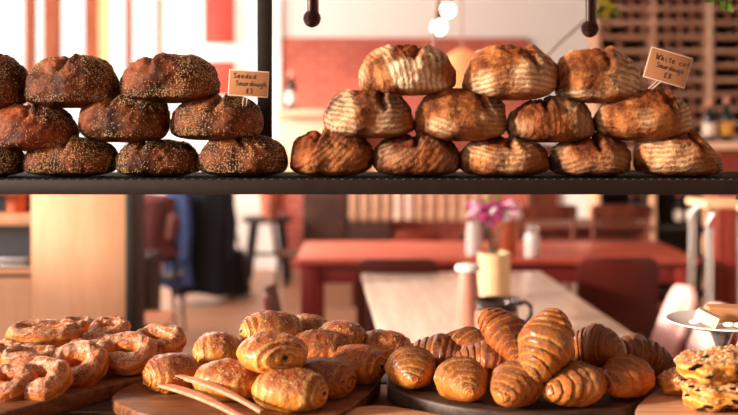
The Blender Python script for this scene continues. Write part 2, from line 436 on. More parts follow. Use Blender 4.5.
for bx, sd, lab, sl, kw in LS:
    lvl = 0 if bx[3] > 170 else None
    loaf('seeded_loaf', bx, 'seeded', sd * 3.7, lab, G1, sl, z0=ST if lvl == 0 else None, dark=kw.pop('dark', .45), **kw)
LW = [
 ((358, 43, 455, 95), 21, 'palest floured sourdough loaf with a torn ear, leftmost of the top three white loaves', (.3, -.35), dict(ph=(-1.3, .2), flour=1.15, tint=(1.12, 1.1, 1.08))),
 ((463, 43, 557, 100), 22, 'golden sourdough loaf in the middle of the three top white loaves', (.35, .35), dict(ph=(.2, -1.2), flour=.9, tint=(1.08, 1.02, .95))),
 ((555, 48, 641, 103), 23, 'wide floured sourdough loaf of the top row beside the white price card', (.15, -.1), dict(ph=(-.2, -1.0), flour=.95, tint=(.98, .91, .83))),
 ((322, 87, 415, 139), 24, 'sourdough loaf of the middle row with a dark flour-striped front, first of the white loaves', (.25, .3), dict(ph=(.1, 2.5), flour=.9, tint=(.82, .76, .72), dark=.55)),
 ((416, 87, 508, 142), 25, 'sourdough loaf of the middle row with a floured shoulder, under the two first top loaves', (.3, .45), dict(ph=(.6, 2.2), flour=.9, tint=(.84, .76, .68))),
 ((508, 97, 597, 143), 26, 'dark rounded sourdough loaf of the middle row with faint flour, under the golden top loaf', (-.2, .1), dict(ph=(-.9, .4), flour=.75, tint=(.66, .55, .48))),
 ((597, 88, 692, 141), 27, 'sourdough loaf of the middle row that carries the white price card', (.3, .5), dict(ph=(-.2, 2.6), flour=1., tint=(.94, .86, .76))),
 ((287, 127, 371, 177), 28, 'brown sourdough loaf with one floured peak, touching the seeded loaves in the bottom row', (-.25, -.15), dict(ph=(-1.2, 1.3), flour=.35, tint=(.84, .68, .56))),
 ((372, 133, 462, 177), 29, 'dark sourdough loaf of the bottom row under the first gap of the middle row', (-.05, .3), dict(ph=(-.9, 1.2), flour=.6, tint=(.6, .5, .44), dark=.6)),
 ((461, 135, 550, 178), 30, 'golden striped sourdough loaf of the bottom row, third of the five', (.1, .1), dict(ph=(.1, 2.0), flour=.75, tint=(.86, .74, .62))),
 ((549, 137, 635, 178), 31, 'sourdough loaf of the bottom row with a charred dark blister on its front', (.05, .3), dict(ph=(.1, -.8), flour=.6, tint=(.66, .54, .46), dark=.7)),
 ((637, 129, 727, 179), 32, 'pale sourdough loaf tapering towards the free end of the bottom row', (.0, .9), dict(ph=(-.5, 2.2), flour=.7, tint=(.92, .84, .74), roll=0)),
]
for bx, sd, lab, sl, kw in LW:
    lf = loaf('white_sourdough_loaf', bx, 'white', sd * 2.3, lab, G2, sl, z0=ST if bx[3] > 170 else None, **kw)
    if sd == 32:
        for v in lf.data.vertices:     # sloping towards its free end
            u = v.co.x / (.5 * 90 * 2.57 / F)
            v.co.z *= 1 - .42 * sm(u, .0, 1.0)

# ---------------------------------------------------------------- price cards
GL = {
 'S': [[(.8, .85), (.5, 1), (.2, .85), (.25, .6), (.65, .45), (.75, .2), (.45, 0), (.1, .12)]],
 'e': [[(.1, .3), (.7, .35), (.6, .6), (.3, .62), (.1, .35), (.2, .05), (.5, 0), (.8, .12)]],
 'd': [[(.65, .5), (.35, .6), (.1, .35), (.25, .02), (.6, .12), (.7, 1), (.68, .1), (.85, 0)]],
 'o': [[(.4, .6), (.1, .35), (.3, 0), (.65, .15), (.65, .5), (.4, .6)]],
 'u': [[(.1, .6), (.12, .1), (.4, 0), (.65, .2), (.7, .6), (.68, .05), (.85, 0)]],
 'r': [[(.15, .6), (.2, 0), (.25, .4), (.5, .6), (.75, .52)]],
 'g': [[(.65, .55), (.3, .6), (.1, .3), (.35, .02), (.65, .2), (.68, .55), (.65, -.3), (.4, -.5), (.1, -.3)]],
 'h': [[(.15, 1), (.15, 0), (.3, .5), (.6, .55), (.65, 0)]],
 'W': [[(0, 1), (.2, 0), (.45, .7), (.7, 0), (.95, 1)]],
 'i': [[(.3, .6), (.35, 0)], [(.3, .82), (.34, .86)]],
 't': [[(.4, .95), (.35, .05), (.6, 0)], [(.1, .62), (.7, .66)]],
 'c': [[(.7, .5), (.4, .6), (.1, .3), (.3, 0), (.7, .1)]],
 'f': [[(.8, .9), (.5, 1), (.4, .6), (.35, -.2)], [(.1, .5), (.7, .55)]],
 '£': [[(.8, .85), (.5, 1), (.3, .7), (.35, .2), (.1, 0), (.85, .05)], [(.1, .5), (.65, .52)]],
 '3': [[(.1, .9), (.5, 1), (.65, .75), (.35, .52), (.7, .3), (.5, 0), (.1, .1)]],
 '8': [[(.7, .85), (.4, 1), (.15, .8), (.7, .25), (.4, 0), (.1, .2), (.7, .85)]],
}
def card(px, py, Y, w, h, rot, lines, label, loc_prongs, name='price_card'):
    c = at(px, py, Y)
    r = empty(name, c, label, 'price card')
    r.rotation_euler = (0, rot, 0)
    B().box((0, .0006, 0), (w, .0016, h), .0003).build('card_edge', 'cardedge', r)
    B().box((0, -.0004, 0), (w - .005, .0012, h - .005), .0002).build('card_face', 'kraft', r)
    b = B()
    for text, sx, sy, hh, adv in lines:
        x = sx
        for ch in text:
            if ch != ' ':
                for pl in GL[ch]:
                    pts = [Vector((x + p[0] * hh * .75, -.0012, sy + p[1] * hh)) for p in pl]
                    b.tube(pts, .0008, 4)
            x += adv * (1 if ch != 'W' else 1.35)
    b.build('handwriting', 'ink', r)
    b = B()
    for p in loc_prongs: b.tube(p, .0011, 6)
    b.build('holder_prong', 'prong', r)
    return r
card(248.5, 83.5, 2.50, .098, .064, R(3.6), [('Seeded', -.038, .012, .012, .0095), ('Sourdough', -.032, -.006, .012, .0085), ('£3', -.006, -.024, .012, .010)],
     'brown card with a pale border against the steel post, reading Seeded Sourdough £3', [[(-.01, .002, -.03), (-.012, .01, -.055)], [(.0, .002, -.03), (-.004, .012, -.055)]])
card(668, 67.5, 2.50, .106, .077, R(16), [('White cof', -.036, .012, .014, .0092), ('Sourdough', -.030, -.006, .012, .0078), ('£8', -.006, -.026, .013, .011)],
     'tilted brown card planted in a white loaf, reading White cof Sourdough £8', [[(-.012, .002, -.03), (-.03, .006, -.062)], [(-.002, .002, -.03), (-.022, .008, -.062)]])

# ---------------------------------------------------------------- hooks
def hanging_rod(px, yb, Y, label):
    bot = at(px, yb, Y); s = Y / F
    r = empty('hanging_rod', bot, label, 'fitting', None)
    B().tube([(0, 0, 10 * s), (0, 0, 1.3)], 5 * s, 20).build('rod', 'iron', r)
    B().tube([(5.6 * s, -.002, 12 * s), (5.6 * s, -.002, 1.3)], 1.1 * s, 8).build('side_wire', 'stud', r)
    b = B(); R0 = 9.0 * s
    prof = []
    for k in range(25):
        a = -pi / 2 + pi * k / 24; rr = R0 * cos(a); 
        if 3 < k < 21: rr *= (1.05 if k % 2 else .93)
        prof.append((max(rr, .0006), R0 + R0 * 1.0 * sin(a)))
    b.lathe(prof, n=36); b.build('ridged_knob', 'iron', r)
hanging_rod(312, 27.5, 2.5, 'bronzed rod ending in a ridged knob, hanging near the steel post')
hanging_rod(590, 37.5, 2.5, 'bronzed rod ending in a ridged knob, hanging above the top white loaves')

# ---------------------------------------------------------------- counter and boards
ZB = 1.02
CT = .985
def counter():
    r = empty('service_counter', (0, 2.1, 0), 'dark wooden counter top carrying the boards of pastries', 'counter')
    for i, y in enumerate((1.70, 1.93, 2.16, 2.39)):
        B().box((0, y - 2.1 + .115, CT - .02), (3.2, .226, .04), .003).build('counter_plank', 'counter', r)
    B().box((0, 0, .46), (3.1, .8, .92), .004).build('counter_base', 'counter', r)
counter()
def board(name, pts, z0, z1, mat, label, bev=.004, rim=None):
    """pts: pixel outline on the board's top plane"""
    w = []
    for px, py in pts:
        Y = F * (H - z1) / (py - HY); w.append(((px - 369) * Y / F, Y))
    c = (sum(p[0] for p in w) / len(w), sum(p[1] for p in w) / len(w))
    # smooth the outline (Chaikin)
    for _ in range(2):
        q = []
        for i in range(len(w)):
            a, b_ = w[i], w[(i + 1) % len(w)]
            q += [(a[0] * .8 + b_[0] * .2, a[1] * .8 + b_[1] * .2), (a[0] * .2 + b_[0] * .8, a[1] * .2 + b_[1] * .8)]
        w = q
    b = B(); b.prism([(p[0] - c[0], p[1] - c[1]) for p in w], 0, z1 - z0, bev)
    return tag(b.build(name, mat, None, (c[0], c[1], z0)), label, 'board')
board('serving_board', [(-60, 430), (60, 397), (164, 371), (150, 350), (60, 340), (-80, 345)], CT, ZB, 'boardwood', 'oiled brown wooden board under the heap of danish pastries')
board('serving_board', [(108, 399), (150, 417), (300, 436), (362, 400), (384, 376), (372, 352), (250, 345), (165, 372), (120, 388)], CT, ZB - .008, 'boardwood', 'rounded brown wooden board under the chocolate-filled pastries')
board('slab_board', [(383, 384), (410, 396), (470, 409), (560, 415), (640, 404), (668, 380), (640, 352), (500, 345), (400, 356)], CT, ZB, 'boarddark', 'dark slab with a rough bark edge under the croissants', .006)
board('serving_board', [(636, 402), (634, 430), (800, 430), (800, 372), (690, 372)], CT, ZB + .004, 'boardpale', 'pale square-edged board under the almond pastries', .002)
board('serving_board', [(345, 408), (340, 440), (640, 440), (470, 420), (385, 404)], CT + .0, ZB - .018, 'boardpale', 'pale pinkish board jutting out in front of the bark-edged slab', .003)

# ---------------------------------------------------------------- pastries
def croissant(name, cx, cy, lvl, yaw, label, L=.168, W=.112, Hh=.084, pitch=0, seed=0, tint=(1, 1, 1), bend=.35, zr=.045, group='croissants heaped on the dark slab', Yo=None):
    nt, na = 150, 48
    edges = [0, .17, .37, .57, .76, .90, 1.001]
    rnd = random.Random(seed); sk = rnd.uniform(-.05, .05)
    def fn(j, i):
        t = -1 + 2 * i / (nt - 1); a = 2 * pi * j / na
        tt = t + .07 * sin(a + seed) * (1 - abs(t)) + .03 * sin(2 * a + seed * 2) + sk * cos(a) + .03 * nz((t * .1, cos(a) * .05, sin(a) * .05), 25, seed + 7)
        at_ = min(1, abs(tt))
        k = 0
        while k < 5 and at_ > edges[k + 1]: k += 1
        fr = (at_ - edges[k]) / (edges[k + 1] - edges[k])
        env = (max(0, 1 - abs(t) ** 5)) ** .5
        env = env * (1 - .50 * abs(t) ** 1.2)
        stp = .86 + (.02 + .24 * (1 - fr) ** .55 + .05 * sin(pi * fr) if k else .30 - .07 * fr * fr) * 1.0
        rad = env * stp * (.95 + .06 * nz((t * .1, cos(a) * .05, sin(a) * .05), 25, seed) + .05 * nz((t * .1, cos(a) * .05, sin(a) * .05), 80, seed + 2))
        y = cos(a) * rad * W / 2 * .92; z = sin(a) * rad * Hh / 2 * 1.0
        z += .10 * Hh * (1 - t * t)
        zf = -.40 * Hh
        if z < zf: z = zf + (z - zf) * .15
        th = t * bend; Rr = L / 2 / max(.05, bend)
        X = (Rr + y) * sin(th) * (1 if True else 1); Yy = (Rr + y) * cos(th) - Rr
        lam = t * 190 + 2.0 * sin(a * 1.0 + seed)
        tp = max(0, sin(a)) * (.55 + .45 * (1 - abs(t)))
        ed = .8 * sm(fr, .55, .9) * (1 - .8 * sm(fr, .93, 1)) * (1 if k < 5 else .3)
        return (X, Yy, z + .0, lam, tp, ed)
    vs, fs = grid(na, nt, fn)
    me = field_mesh(name, vs, fs, ('lam', 'tp', 'ed'))
    zc = ZB + .4 * Hh + lvl * zr
    Y = F * (H - zc) / (cy - HY) if Yo is None else Yo
    o = link(name, me, M['croissant'], None, at(cx, cy, Y), None)
    o.rotation_euler = (Matrix.Rotation(yaw, 3, 'Z') @ Matrix.Rotation(-pitch, 3, 'Y')).to_euler()
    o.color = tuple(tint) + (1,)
    return tag(o, label, 'pastry', group)

CR = [
 (411, 371, 0, -80, 'croissant at the end of the dark slab nearest the chocolate-filled pastries', dict()),
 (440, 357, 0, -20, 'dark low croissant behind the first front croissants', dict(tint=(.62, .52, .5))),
 (468, 350, .3, -50, 'croissant in the back row behind the slab, against the pale table', dict(tint=(.9, .8, .72))),
 (461, 383, 0, -72, 'golden croissant in the front row with its nose pointing forward, second along', dict(tint=(1.1, 1.1, 1.05))),
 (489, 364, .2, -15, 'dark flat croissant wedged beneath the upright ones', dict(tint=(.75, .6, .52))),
 (505, 337, 1.5, -55, 'croissant standing upright against the largest one, coarse baked crust', dict(pitch=-.6, L=.17, tint=(.82, .68, .6))),
 (547, 347, 1.6, -122, 'largest croissant standing upright on top of the heap', dict(pitch=-.75, L=.19, W=.12, Hh=.10, tint=(1.08, 1.05, .98))),
 (516, 388, 0, -112, 'croissant in the front row below the two upright ones', dict(tint=(1, .95, .9))),
 (596, 350, 1.0, -28, 'smooth dark brown croissant on top beside the largest upright one', dict(tint=(.72, .6, .5), L=.13, W=.115, Hh=.09)),
 (577, 388, 0, -140, 'long croissant lying slantwise in the front row with its tip forward', dict(L=.175, tint=(1.02, .98, .92))),
 (628, 380, 0, -125, 'croissant at the far end of the front row next to the almond pastries', dict(tint=(.95, .82, .72))),
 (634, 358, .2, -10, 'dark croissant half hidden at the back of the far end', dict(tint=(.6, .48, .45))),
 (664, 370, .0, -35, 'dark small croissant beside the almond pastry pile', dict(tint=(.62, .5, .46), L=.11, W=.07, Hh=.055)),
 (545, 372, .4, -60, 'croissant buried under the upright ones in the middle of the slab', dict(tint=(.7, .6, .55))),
]
for i, (cx, cy, lv, yw, lab, kw) in enumerate(CR):
    croissant('croissant', cx, cy, lv, R(yw), lab, seed=i * 1.3 + 1, **kw)

def pain(cx, cy, lvl, yaw, label, L=.145, W=.118, Hh=.088, seed=0, tint=(1, 1, 1), pitch=0, roll=0):
    nu, nv = 90, 60
    def fn(i, j):
        u = 2 * pi * i / nu; v = -pi / 2 + pi * j / (nv - 1)
        cv = cos(v)
        # poles along the roll axis x
        x = L / 2 * sgp(sin(v), .95); yy = W / 2 * sgp(cos(u), .95) * max(0, cv) ** .8; z = Hh / 2 * sgp(sin(u), .95) * max(0, cv) ** .8
        p = (x, yy, z)
        n = Vector((x / L, yy / W, z / Hh)).normalized()
        k = .004 * nz(p, 22, seed) + .002 * nz(p, 60, seed + 4) + .0016 * nz(p, 150, seed + 8)
        rho = sqrt((2 * yy / W) ** 2 + (2 * z / Hh) ** 2)
        k += .0016 * sin(rho * 22 + seed + 1.5 * nz(p, 20, seed)) * sm(abs(sin(v)), .55, .95)
        sd = yy * .9 + .018 * sin(x * 40 + seed)      # overlapping fold of the roll
        k += .0022 * exp(-((sd - .012) / .006) ** 2) * (1 if z > 0 else 0)
        q = Vector(p) + n * k
        zf = -.34 * Hh
        if q.z < zf: q.z = zf + (q.z - zf) * .12
        lam = rho * 34 + 4 * sin(v)
        tp = sm(z / Hh, -.05, .42) * (1 - .55 * sm(abs(sin(v)), .8, 1))
        return (q.x, q.y, q.z, lam, tp, 0)
    vs, fs = grid(nu, nv, fn)
    me = field_mesh('pain_au_chocolat', vs, fs, ('lam', 'tp', 'ed'))
    zc = ZB - .008 + .36 * Hh + lvl * .052
    Y = F * (H - zc) / (cy - HY)
    o = link('pain_au_chocolat', me, M['pain'], None, at(cx, cy, Y))
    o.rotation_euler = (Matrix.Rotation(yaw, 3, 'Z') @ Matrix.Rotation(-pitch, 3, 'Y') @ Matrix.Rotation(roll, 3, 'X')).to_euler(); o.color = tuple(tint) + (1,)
    tag(o, label, 'pastry', 'chocolate-filled pastries on the rounded board')
    for s in (1, -1):
        b = B(); b.ico((s * (L / 2 - .0035), 0, .004), .0075, 2, (.8, 1, .8)); b.build('chocolate_stick', 'choc', o)
    return o
PN = [
 (271, 331, 1.15, 20, 'flaky bun-shaped chocolate pastry at the top back of its heap', dict()),
 (272, 353, 1.25, -62, 'chocolate pastry on top of the heap showing its dark chocolate end', dict(L=.14, W=.145, Hh=.085, tint=(1.08, 1.08, 1.05))),
 (218, 352, .45, 15, 'pale-sided chocolate pastry at the back next to the danish heap', dict(L=.11)),
 (228, 381, 0, -25, 'chocolate pastry in the front row behind the tongs', dict()),
 (290, 391, 0, -22, 'frontmost chocolate pastry with a blistered golden top', dict(L=.155, W=.12, Hh=.09)),
 (172, 374, 0, 30, 'chocolate pastry at the tip of the wooden tongs', dict(tint=(.85, .7, .62), L=.12)),
 (308, 333, .7, 10, 'chocolate pastry peeping out behind the top ones', dict(L=.1)),
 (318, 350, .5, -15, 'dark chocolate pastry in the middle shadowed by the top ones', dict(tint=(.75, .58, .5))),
 (341, 339, .7, -20, 'sugared chocolate pastry at the back of the heap with a light crackled top', dict(L=.12)),
 (384, 349, .2, -15, 'chocolate pastry at the back corner nearest the croissants', dict(L=.13, tint=(1, .9, .82))),
 (357, 365, .15, -30, 'broad brown chocolate pastry near the edge facing the croissants', dict(L=.13, tint=(.88, .7, .6))),
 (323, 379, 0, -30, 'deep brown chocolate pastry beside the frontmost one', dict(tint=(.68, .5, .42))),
]
for i, (cx, cy, lv, yw, lab, kw) in enumerate(PN):
    pain(cx, cy, lv, R(yw), lab, seed=i * 2.1 + .5, **kw)

def danish(cx, cy, lvl, yaw, label, L=.135, W=.10, Hh=.052, seed=0, tint=(1, 1, 1), fill='custard', tilt=0, roll=0):
    roll += .1; nu, nv = 110, 36
    def fn(i, j):
        u = 2 * pi * i / nu; a = 2 * pi * j / nv
        rt = .19 * W * (1 + .10 * nz((cos(u), sin(u), 0), 1.4, seed))
        ang = a + u * 1.0
        rr = 1 + .07 * sin(3 * (a + 1.5 * u) + seed)
        cxr = (L / 2 - rt); cyr = (W / 2 - rt)
        x = sgp(cos(u), .86) * (cxr + rt * rr * cos(a)); y = sgp(sin(u), .86) * (cyr + rt * rr * cos(a)); z = sin(a) * Hh / 2 * rr * (1 + .12 * nz((cos(u), sin(u), 3), 1.8, seed + 5))
        p = (x, y, z); n = Vector((cos(u) * cos(a), sin(u) * cos(a), sin(a)))
        k = .002 * nz(p, 26, seed) + .0015 * nz(p, 70, seed + 2) + .0012 * nz(p, 160, seed + 3)
        q = Vector(p) + n * k
        zf = -.38 * Hh
        if q.z < zf: q.z = zf + (q.z - zf) * .1
        lam = a * 7 + 3 * sin(u * 2 + seed)
        return (q.x, q.y, q.z, lam, sm(sin(a), .15, 1), 0)
    vs = [fn(i, j) for i in range(nu) for j in range(nv)]
    fs = [(i * nv + j, ((i + 1) % nu) * nv + j, ((i + 1) % nu) * nv + (j + 1) % nv, i * nv + (j + 1) % nv) for i in range(nu) for j in range(nv)]
    me = field_mesh('danish_pastry', vs, fs, ('lam', 'tp', 'ed'))
    zc = ZB + .38 * Hh + lvl * .04
    Y = F * (H - zc) / (cy - HY)
    o = link('danish_pastry', me, M['danish'], None, at(cx, cy, Y)); o.color = tuple(tint) + (1,)
    o.rotation_euler = (Matrix.Rotation(yaw, 3, 'Z') @ Matrix.Rotation(-tilt, 3, 'Y') @ Matrix.Rotation(roll, 3, 'X')).to_euler()
    tag(o, label, 'pastry', 'sugared danish pastries heaped on their board')
    b = B(); rt = .19 * W
    pr = [(.001, -.006), (.5, -.005), (.9, -.003), (1.0, 0), (.9, .002), (.5, .0035), (.001, .004)]
    v2 = []; n = 28
    for (r_, z) in pr:
        for k in range(n):
            t = 2 * pi * k / n; v2.append((cos(t) * r_ * (L / 2 - rt * .95), sin(t) * r_ * (W / 2 - rt * .95), z - .012 + .003 * nz((cos(t) * r_, sin(t) * r_, 0), 4, seed)))
    b.add(v2, [(i * n + k, i * n + (k + 1) % n, (i + 1) * n + (k + 1) % n, (i + 1) * n + k) for i in range(len(pr) - 1) for k in range(n)])
    b.build('custard_filling' if fill == 'custard' else 'jam_filling', fill, o)
    return o
DN = [
 (44, 334, 1.3, 5, 'long pale danish lying flat on top of the heap', dict(L=.175, W=.10, roll=.06)),
 (77, 366, .25, -25, 'round danish in the second rank with a deep hollow, facing forward', dict(L=.145, W=.125, roll=.5, Hh=.058)),
 (42, 381, .1, -38, 'frontmost danish with an oval hollow and a smooth golden side', dict(L=.14, W=.115, roll=.45, Hh=.058, tint=(1.05, 1.02, 1))),
 (125, 354, .5, -15, 'broad sugared danish near the right end of its board, in front of the custard one', dict(L=.15, W=.12, roll=.35, Hh=.058)),
 (159, 341, .9, -22, 'danish with yellow custard at the tip of the board', dict(L=.135, W=.1, roll=.3, Hh=.048)),
 (110, 331, 1.1, -5, 'danish filled with red jam at the back', dict(L=.10, W=.085, fill='jam', roll=.25, tint=(1.05, 1.05, 1))),
 (30, 360, .5, 8, 'danish lying under the long pale one', dict(L=.13)),
 (8, 384, .1, -20, 'danish at the picture edge beside the frontmost one', dict(L=.12, W=.11, roll=.3, tint=(.9, .8, .75))),
 (4, 356, .6, 0, 'danish at the picture edge behind the others', dict(L=.1)),
 (78, 329, .9, 10, 'danish half hidden behind the long pale one', dict(L=.09, W=.08)),
 (92, 347, .6, -10, 'dark danish wedged in the centre of the heap', dict(L=.11, tint=(.8, .7, .65))),
 (20, 368, .0, -10, 'danish at the bottom of the heap near the picture edge', dict(L=.12, tint=(.85, .75, .7))),
 (140, 362, .0, -10, 'danish at the bottom of the heap beneath the custard one', dict(L=.12, tint=(.7, .6, .55))),
]
for i, (cx, cy, lv, yw, lab, kw) in enumerate(DN):
    danish(cx, cy, lv, R(yw), lab, seed=i * 3.3 + .7, **kw)

def almond_pastry(cx, cy, zc, L, W, Hh, yaw, label, seed, tint=(1, 1, 1), Y=None, tilt=0):
    nu, nv = 120, 80
    def fn(i, j):
        u = 2 * pi * i / nu; v = -pi / 2 + pi * j / (nv - 1); cv = max(0, cos(v)) ** .7
        x = L / 2 * sgp(cos(u), .85) * cv; y = W / 2 * sgp(sin(u), .85) * cv; z = Hh / 2 * sgp(sin(v), .8)
        p = (x, y, z); n = Vector((x / L, y / W, z / Hh * 1.2)).normalized()
        lay = sin(z / Hh * 2 * pi * 2.2 + 5 * nz(p, 18, seed) + x * 40)
        side = 1 - abs(n.z) ** 2
        k = .013 * nz(p, 17, seed) + .007 * nz(p, 40, seed + 4) + .0025 * nz(p, 110, seed + 6) + .0022 * lay * side
        q = Vector(p) + n * k
        return (q.x, q.y, q.z, z * 420 + x * 90 + 4 * nz(p, 20, seed + 8), sm(z / Hh, 0, .45) * .8, max(0, -lay) * 0)
    vs, fs = grid(nu, nv, fn)
    me = field_mesh('almond_pastry', vs, fs, ('lam', 'tp', 'ed'))
    Y = Y or F * (H - zc) / (cy - HY)
    o = link('almond_pastry', me, M['almond'], None, at(cx, cy, Y), (0, tilt, yaw)); o.color = tuple(tint) + (1,)
    tag(o, label, 'pastry', 'almond pastries stacked on the pale board')
    rnd = random.Random(int(seed * 10)); b = B(); bc = B(); pol = me.polygons; cnt = 0
    while cnt < 150:
        p = pol[rnd.randrange(len(pol))]
        if p.normal.z < .25 or p.area < 6e-7: continue
        cnt += 1; n = (p.normal + Vector((rnd.uniform(-.5, .5), rnd.uniform(-.5, .5), 0))).normalized()
        e1 = n.orthogonal().normalized(); e1.rotate(Matrix.Rotation(rnd.random() * 6.28, 3, n)); e2 = n.cross(e1); c = p.center + n * .0015
        r1, r2 = rnd.uniform(.002, .0045), rnd.uniform(.0015, .003)
        vv = [c + e1 * cos(t) * r1 + e2 * sin(t) * r2 for t in [k * pi / 3 for k in range(6)]]
        vv += [q - n * .0009 for q in vv]
        b.add(vv, [(0, 1, 2, 3, 4, 5), (11, 10, 9, 8, 7, 6)] + [(k, k + 6, (k + 1) % 6 + 6, (k + 1) % 6) for k in range(6)])
    b.build('almond_crumble', 'flake', o, smooth=False)['kind'] = 'stuff'
    cnt = 0
    while cnt < 14:
        p = pol[rnd.randrange(len(pol))]
        if p.normal.y > -.3 or abs(p.normal.z) > .75: continue
        cnt += 1; bc.ico(p.center, rnd.uniform(.004, .008), 1, (1.6, .8, .6))
    bc.build('chocolate_filling', 'choc', o)['kind'] = 'stuff'
    return o
almond_pastry(716, 364, ZB + .085, .155, .12, .055, R(8), 'almond pastry on top of the stack, strewn with crumble', 1.3, (1.12, 1.1, 1.02), tilt=R(-8))
almond_pastry(726, 394, ZB + .032, .16, .11, .055, R(-5), 'lower front almond pastry with dark filling oozing out', 4.4, (1.05, 1, .92))
almond_pastry(688, 383, ZB + .028, .10, .09, .05, R(25), 'small darker almond pastry at the end of the stack towards the croissants', 7.1, (.8, .68, .6))

# tongs
def tongs():
    def P(px, py, z): 
        Y = F * (H - z) / (py - HY); return Vector(((px - 369) * Y / F, Y, z))
    a, b_ = P(172, 384, ZB + .004), P(262, 416, ZB + .004)
    r = empty('serving_tongs', (a + b_) / 2, 'pinkish wooden serving tongs with a ribbed grip lying on the rounded board', 'tongs')
    def arm(p, q, zoff, nm, wd):
        p = p - r.location; q = q - r.location; bb = B(); n = 14
        side = Vector((-(q - p).y, (q - p).x, 0)).normalized()
        vs = []
        for i in range(n + 1):
            t = i / n; c = p.lerp(q, t); wv = wd * (.75 + .45 * sin(pi * min(1, t * 1.25)) - .15 * t)
            z = zoff + .012 * sin(pi * t) ; th = .0035
            for s, zz in ((-1, -th), (1, -th), (1, th), (-1, th)): vs.append(c + side * wv * s + Vector((0, 0, z + zz)))
        fs = [(3, 2, 1, 0), tuple(n * 4 + k for k in range(4))]
        for i in range(n):
            for k in range(4): fs.append((i * 4 + k, i * 4 + (k + 1) % 4, i * 4 + 4 + (k + 1) % 4, i * 4 + 4 + k))
        bb.add(vs, fs); o = bb.build(nm, 'tong', r)
        m = o.modifiers.new('b', 'BEVEL'); m.width = .002; m.segments = 2
    arm(P(146, 382, ZB + .006), P(246, 420, ZB + .006), .0, 'arm', .0115)
    arm(P(170, 375, ZB + .03), P(262, 412, ZB + .012), .0, 'arm', .0095)
    g = B(); p = P(171, 376, ZB + .03) - r.location; q = P(182, 381, ZB + .03) - r.location
    for i in range(6):
        c = p.lerp(q, i / 5 * 1.0); g.box(c + Vector((0, 0, .0035)), (.002, .016, .0035), .001, Matrix.Rotation(-.5, 4, 'Z').to_3x3().to_4x4())
    g.build('ribbed_grip', 'brownwood', r)
tongs()

# cake stand with butter and cheese
def cake_stand():
    Y = 2.47; c = at(721, 325, Y); zt = c.z
    base = CT
    r = empty('cake_stand', (c.x, Y, base), 'white plate on a low metal foot behind the almond pastries, carrying butter and cheese', 'cake stand')
    hh = zt - base
    B().lathe([(.055, 0), (.055, .004), (.02, .010), (.014, hh * .6), (.03, hh - .006), (.03, hh - .003)]).build('foot', 'chrome', r)
    B().lathe([(.03, hh - .004), (.08, hh - .003), (.115, hh + .005), (.128, hh + .010), (.127, hh + .013), (.112, hh + .009), (.08, hh + .002), (.002, hh + .001)], n=48).build('plate', 'white', r)
    s = Y / F
    o = B().box((0, 0, .016), (.055, .034, .028), .003).build('butter_slab', 'butter', None, (at(702, 319, Y - .01).x, Y - .03, zt + .009), (R(0), R(22), R(-25))); tag(o, 'cream slab of butter leaning on the white plate', 'butter')
    poly = [(-.05, -.03), (.06, -.035), (.065, .03), (-.04, .03)]
    o = B().prism(poly, 0, .034, .004).build('cheese_wedge', 'cheese', None, (at(725, 317, Y + .05).x, Y + .045, zt + .004)); tag(o, 'brown wedge of cheese lying behind the butter on the plate', 'cheese')
    for i, (dx, dy) in enumerate([(.0, -.06), (.022, -.065), (.045, -.055), (-.07, -.03)]):
        o = B().ico((0, 0, .007), .013, 2, (1.3, .9, .5)).build('butter_curl', 'white', None, (c.x + dx, Y + dy, zt + .006))
        tag(o, ['pale curl on the plate edge below the butter', 'pale curl beside the cheese wedge on the plate', 'third pale curl, farthest from the butter', 'small pale curl under the butter slab'][i], 'butter', 'pale curls on the plate')
cake_stand()

# ---------------------------------------------------------------- furniture
def rounded_panel(b, w, h, th, z0, y0, curve=.04, lean=.1, rad=.06, m=Matrix(), nx=14, nzv=12):
    """a curved shell panel, rounded at the corners; spans x, rises in z, leaning back (+y)"""
    def pt(u, v, off):
        x = (u - .5) * w; z = v * h
        # squeeze the width near top and bottom for rounded corners
        for zz in (z, h - z):
            if zz < rad: x *= 1 - (rad - sqrt(max(0, rad * rad - (rad - zz) ** 2))) / (w / 2)
        return m @ Vector((x, y0 + lean * v + curve * (1 - (2 * u - 1) ** 2) + off, z0 + z))
    vs = []; fs = []
    for off in (0, th):
        for i in range(nx + 1):
            for j in range(nzv + 1):
                v = .5 - .5 * cos(pi * j / nzv); vs.append(pt(i / nx, v, off))
    n1 = (nx + 1) * (nzv + 1)
    for i in range(nx):
        for j in range(nzv):
            a = i * (nzv + 1) + j; c = a + nzv + 1
            fs.append((a, c, c + 1, a + 1)); fs.append((n1 + a, n1 + a + 1, n1 + c + 1, n1 + c))
    per = [(i, 0) for i in range(nx)] + [(nx, j) for j in range(nzv)] + [(i, nzv) for i in range(nx, 0, -1)] + [(0, j) for j in range(nzv, 0, -1)]
    idx = [i * (nzv + 1) + j for i, j in per]
    for k in range(len(idx)):
        a, c = idx[k], idx[(k + 1) % len(idx)]; fs.append((a, a + n1, c + n1, c))
    b.add(vs, fs)

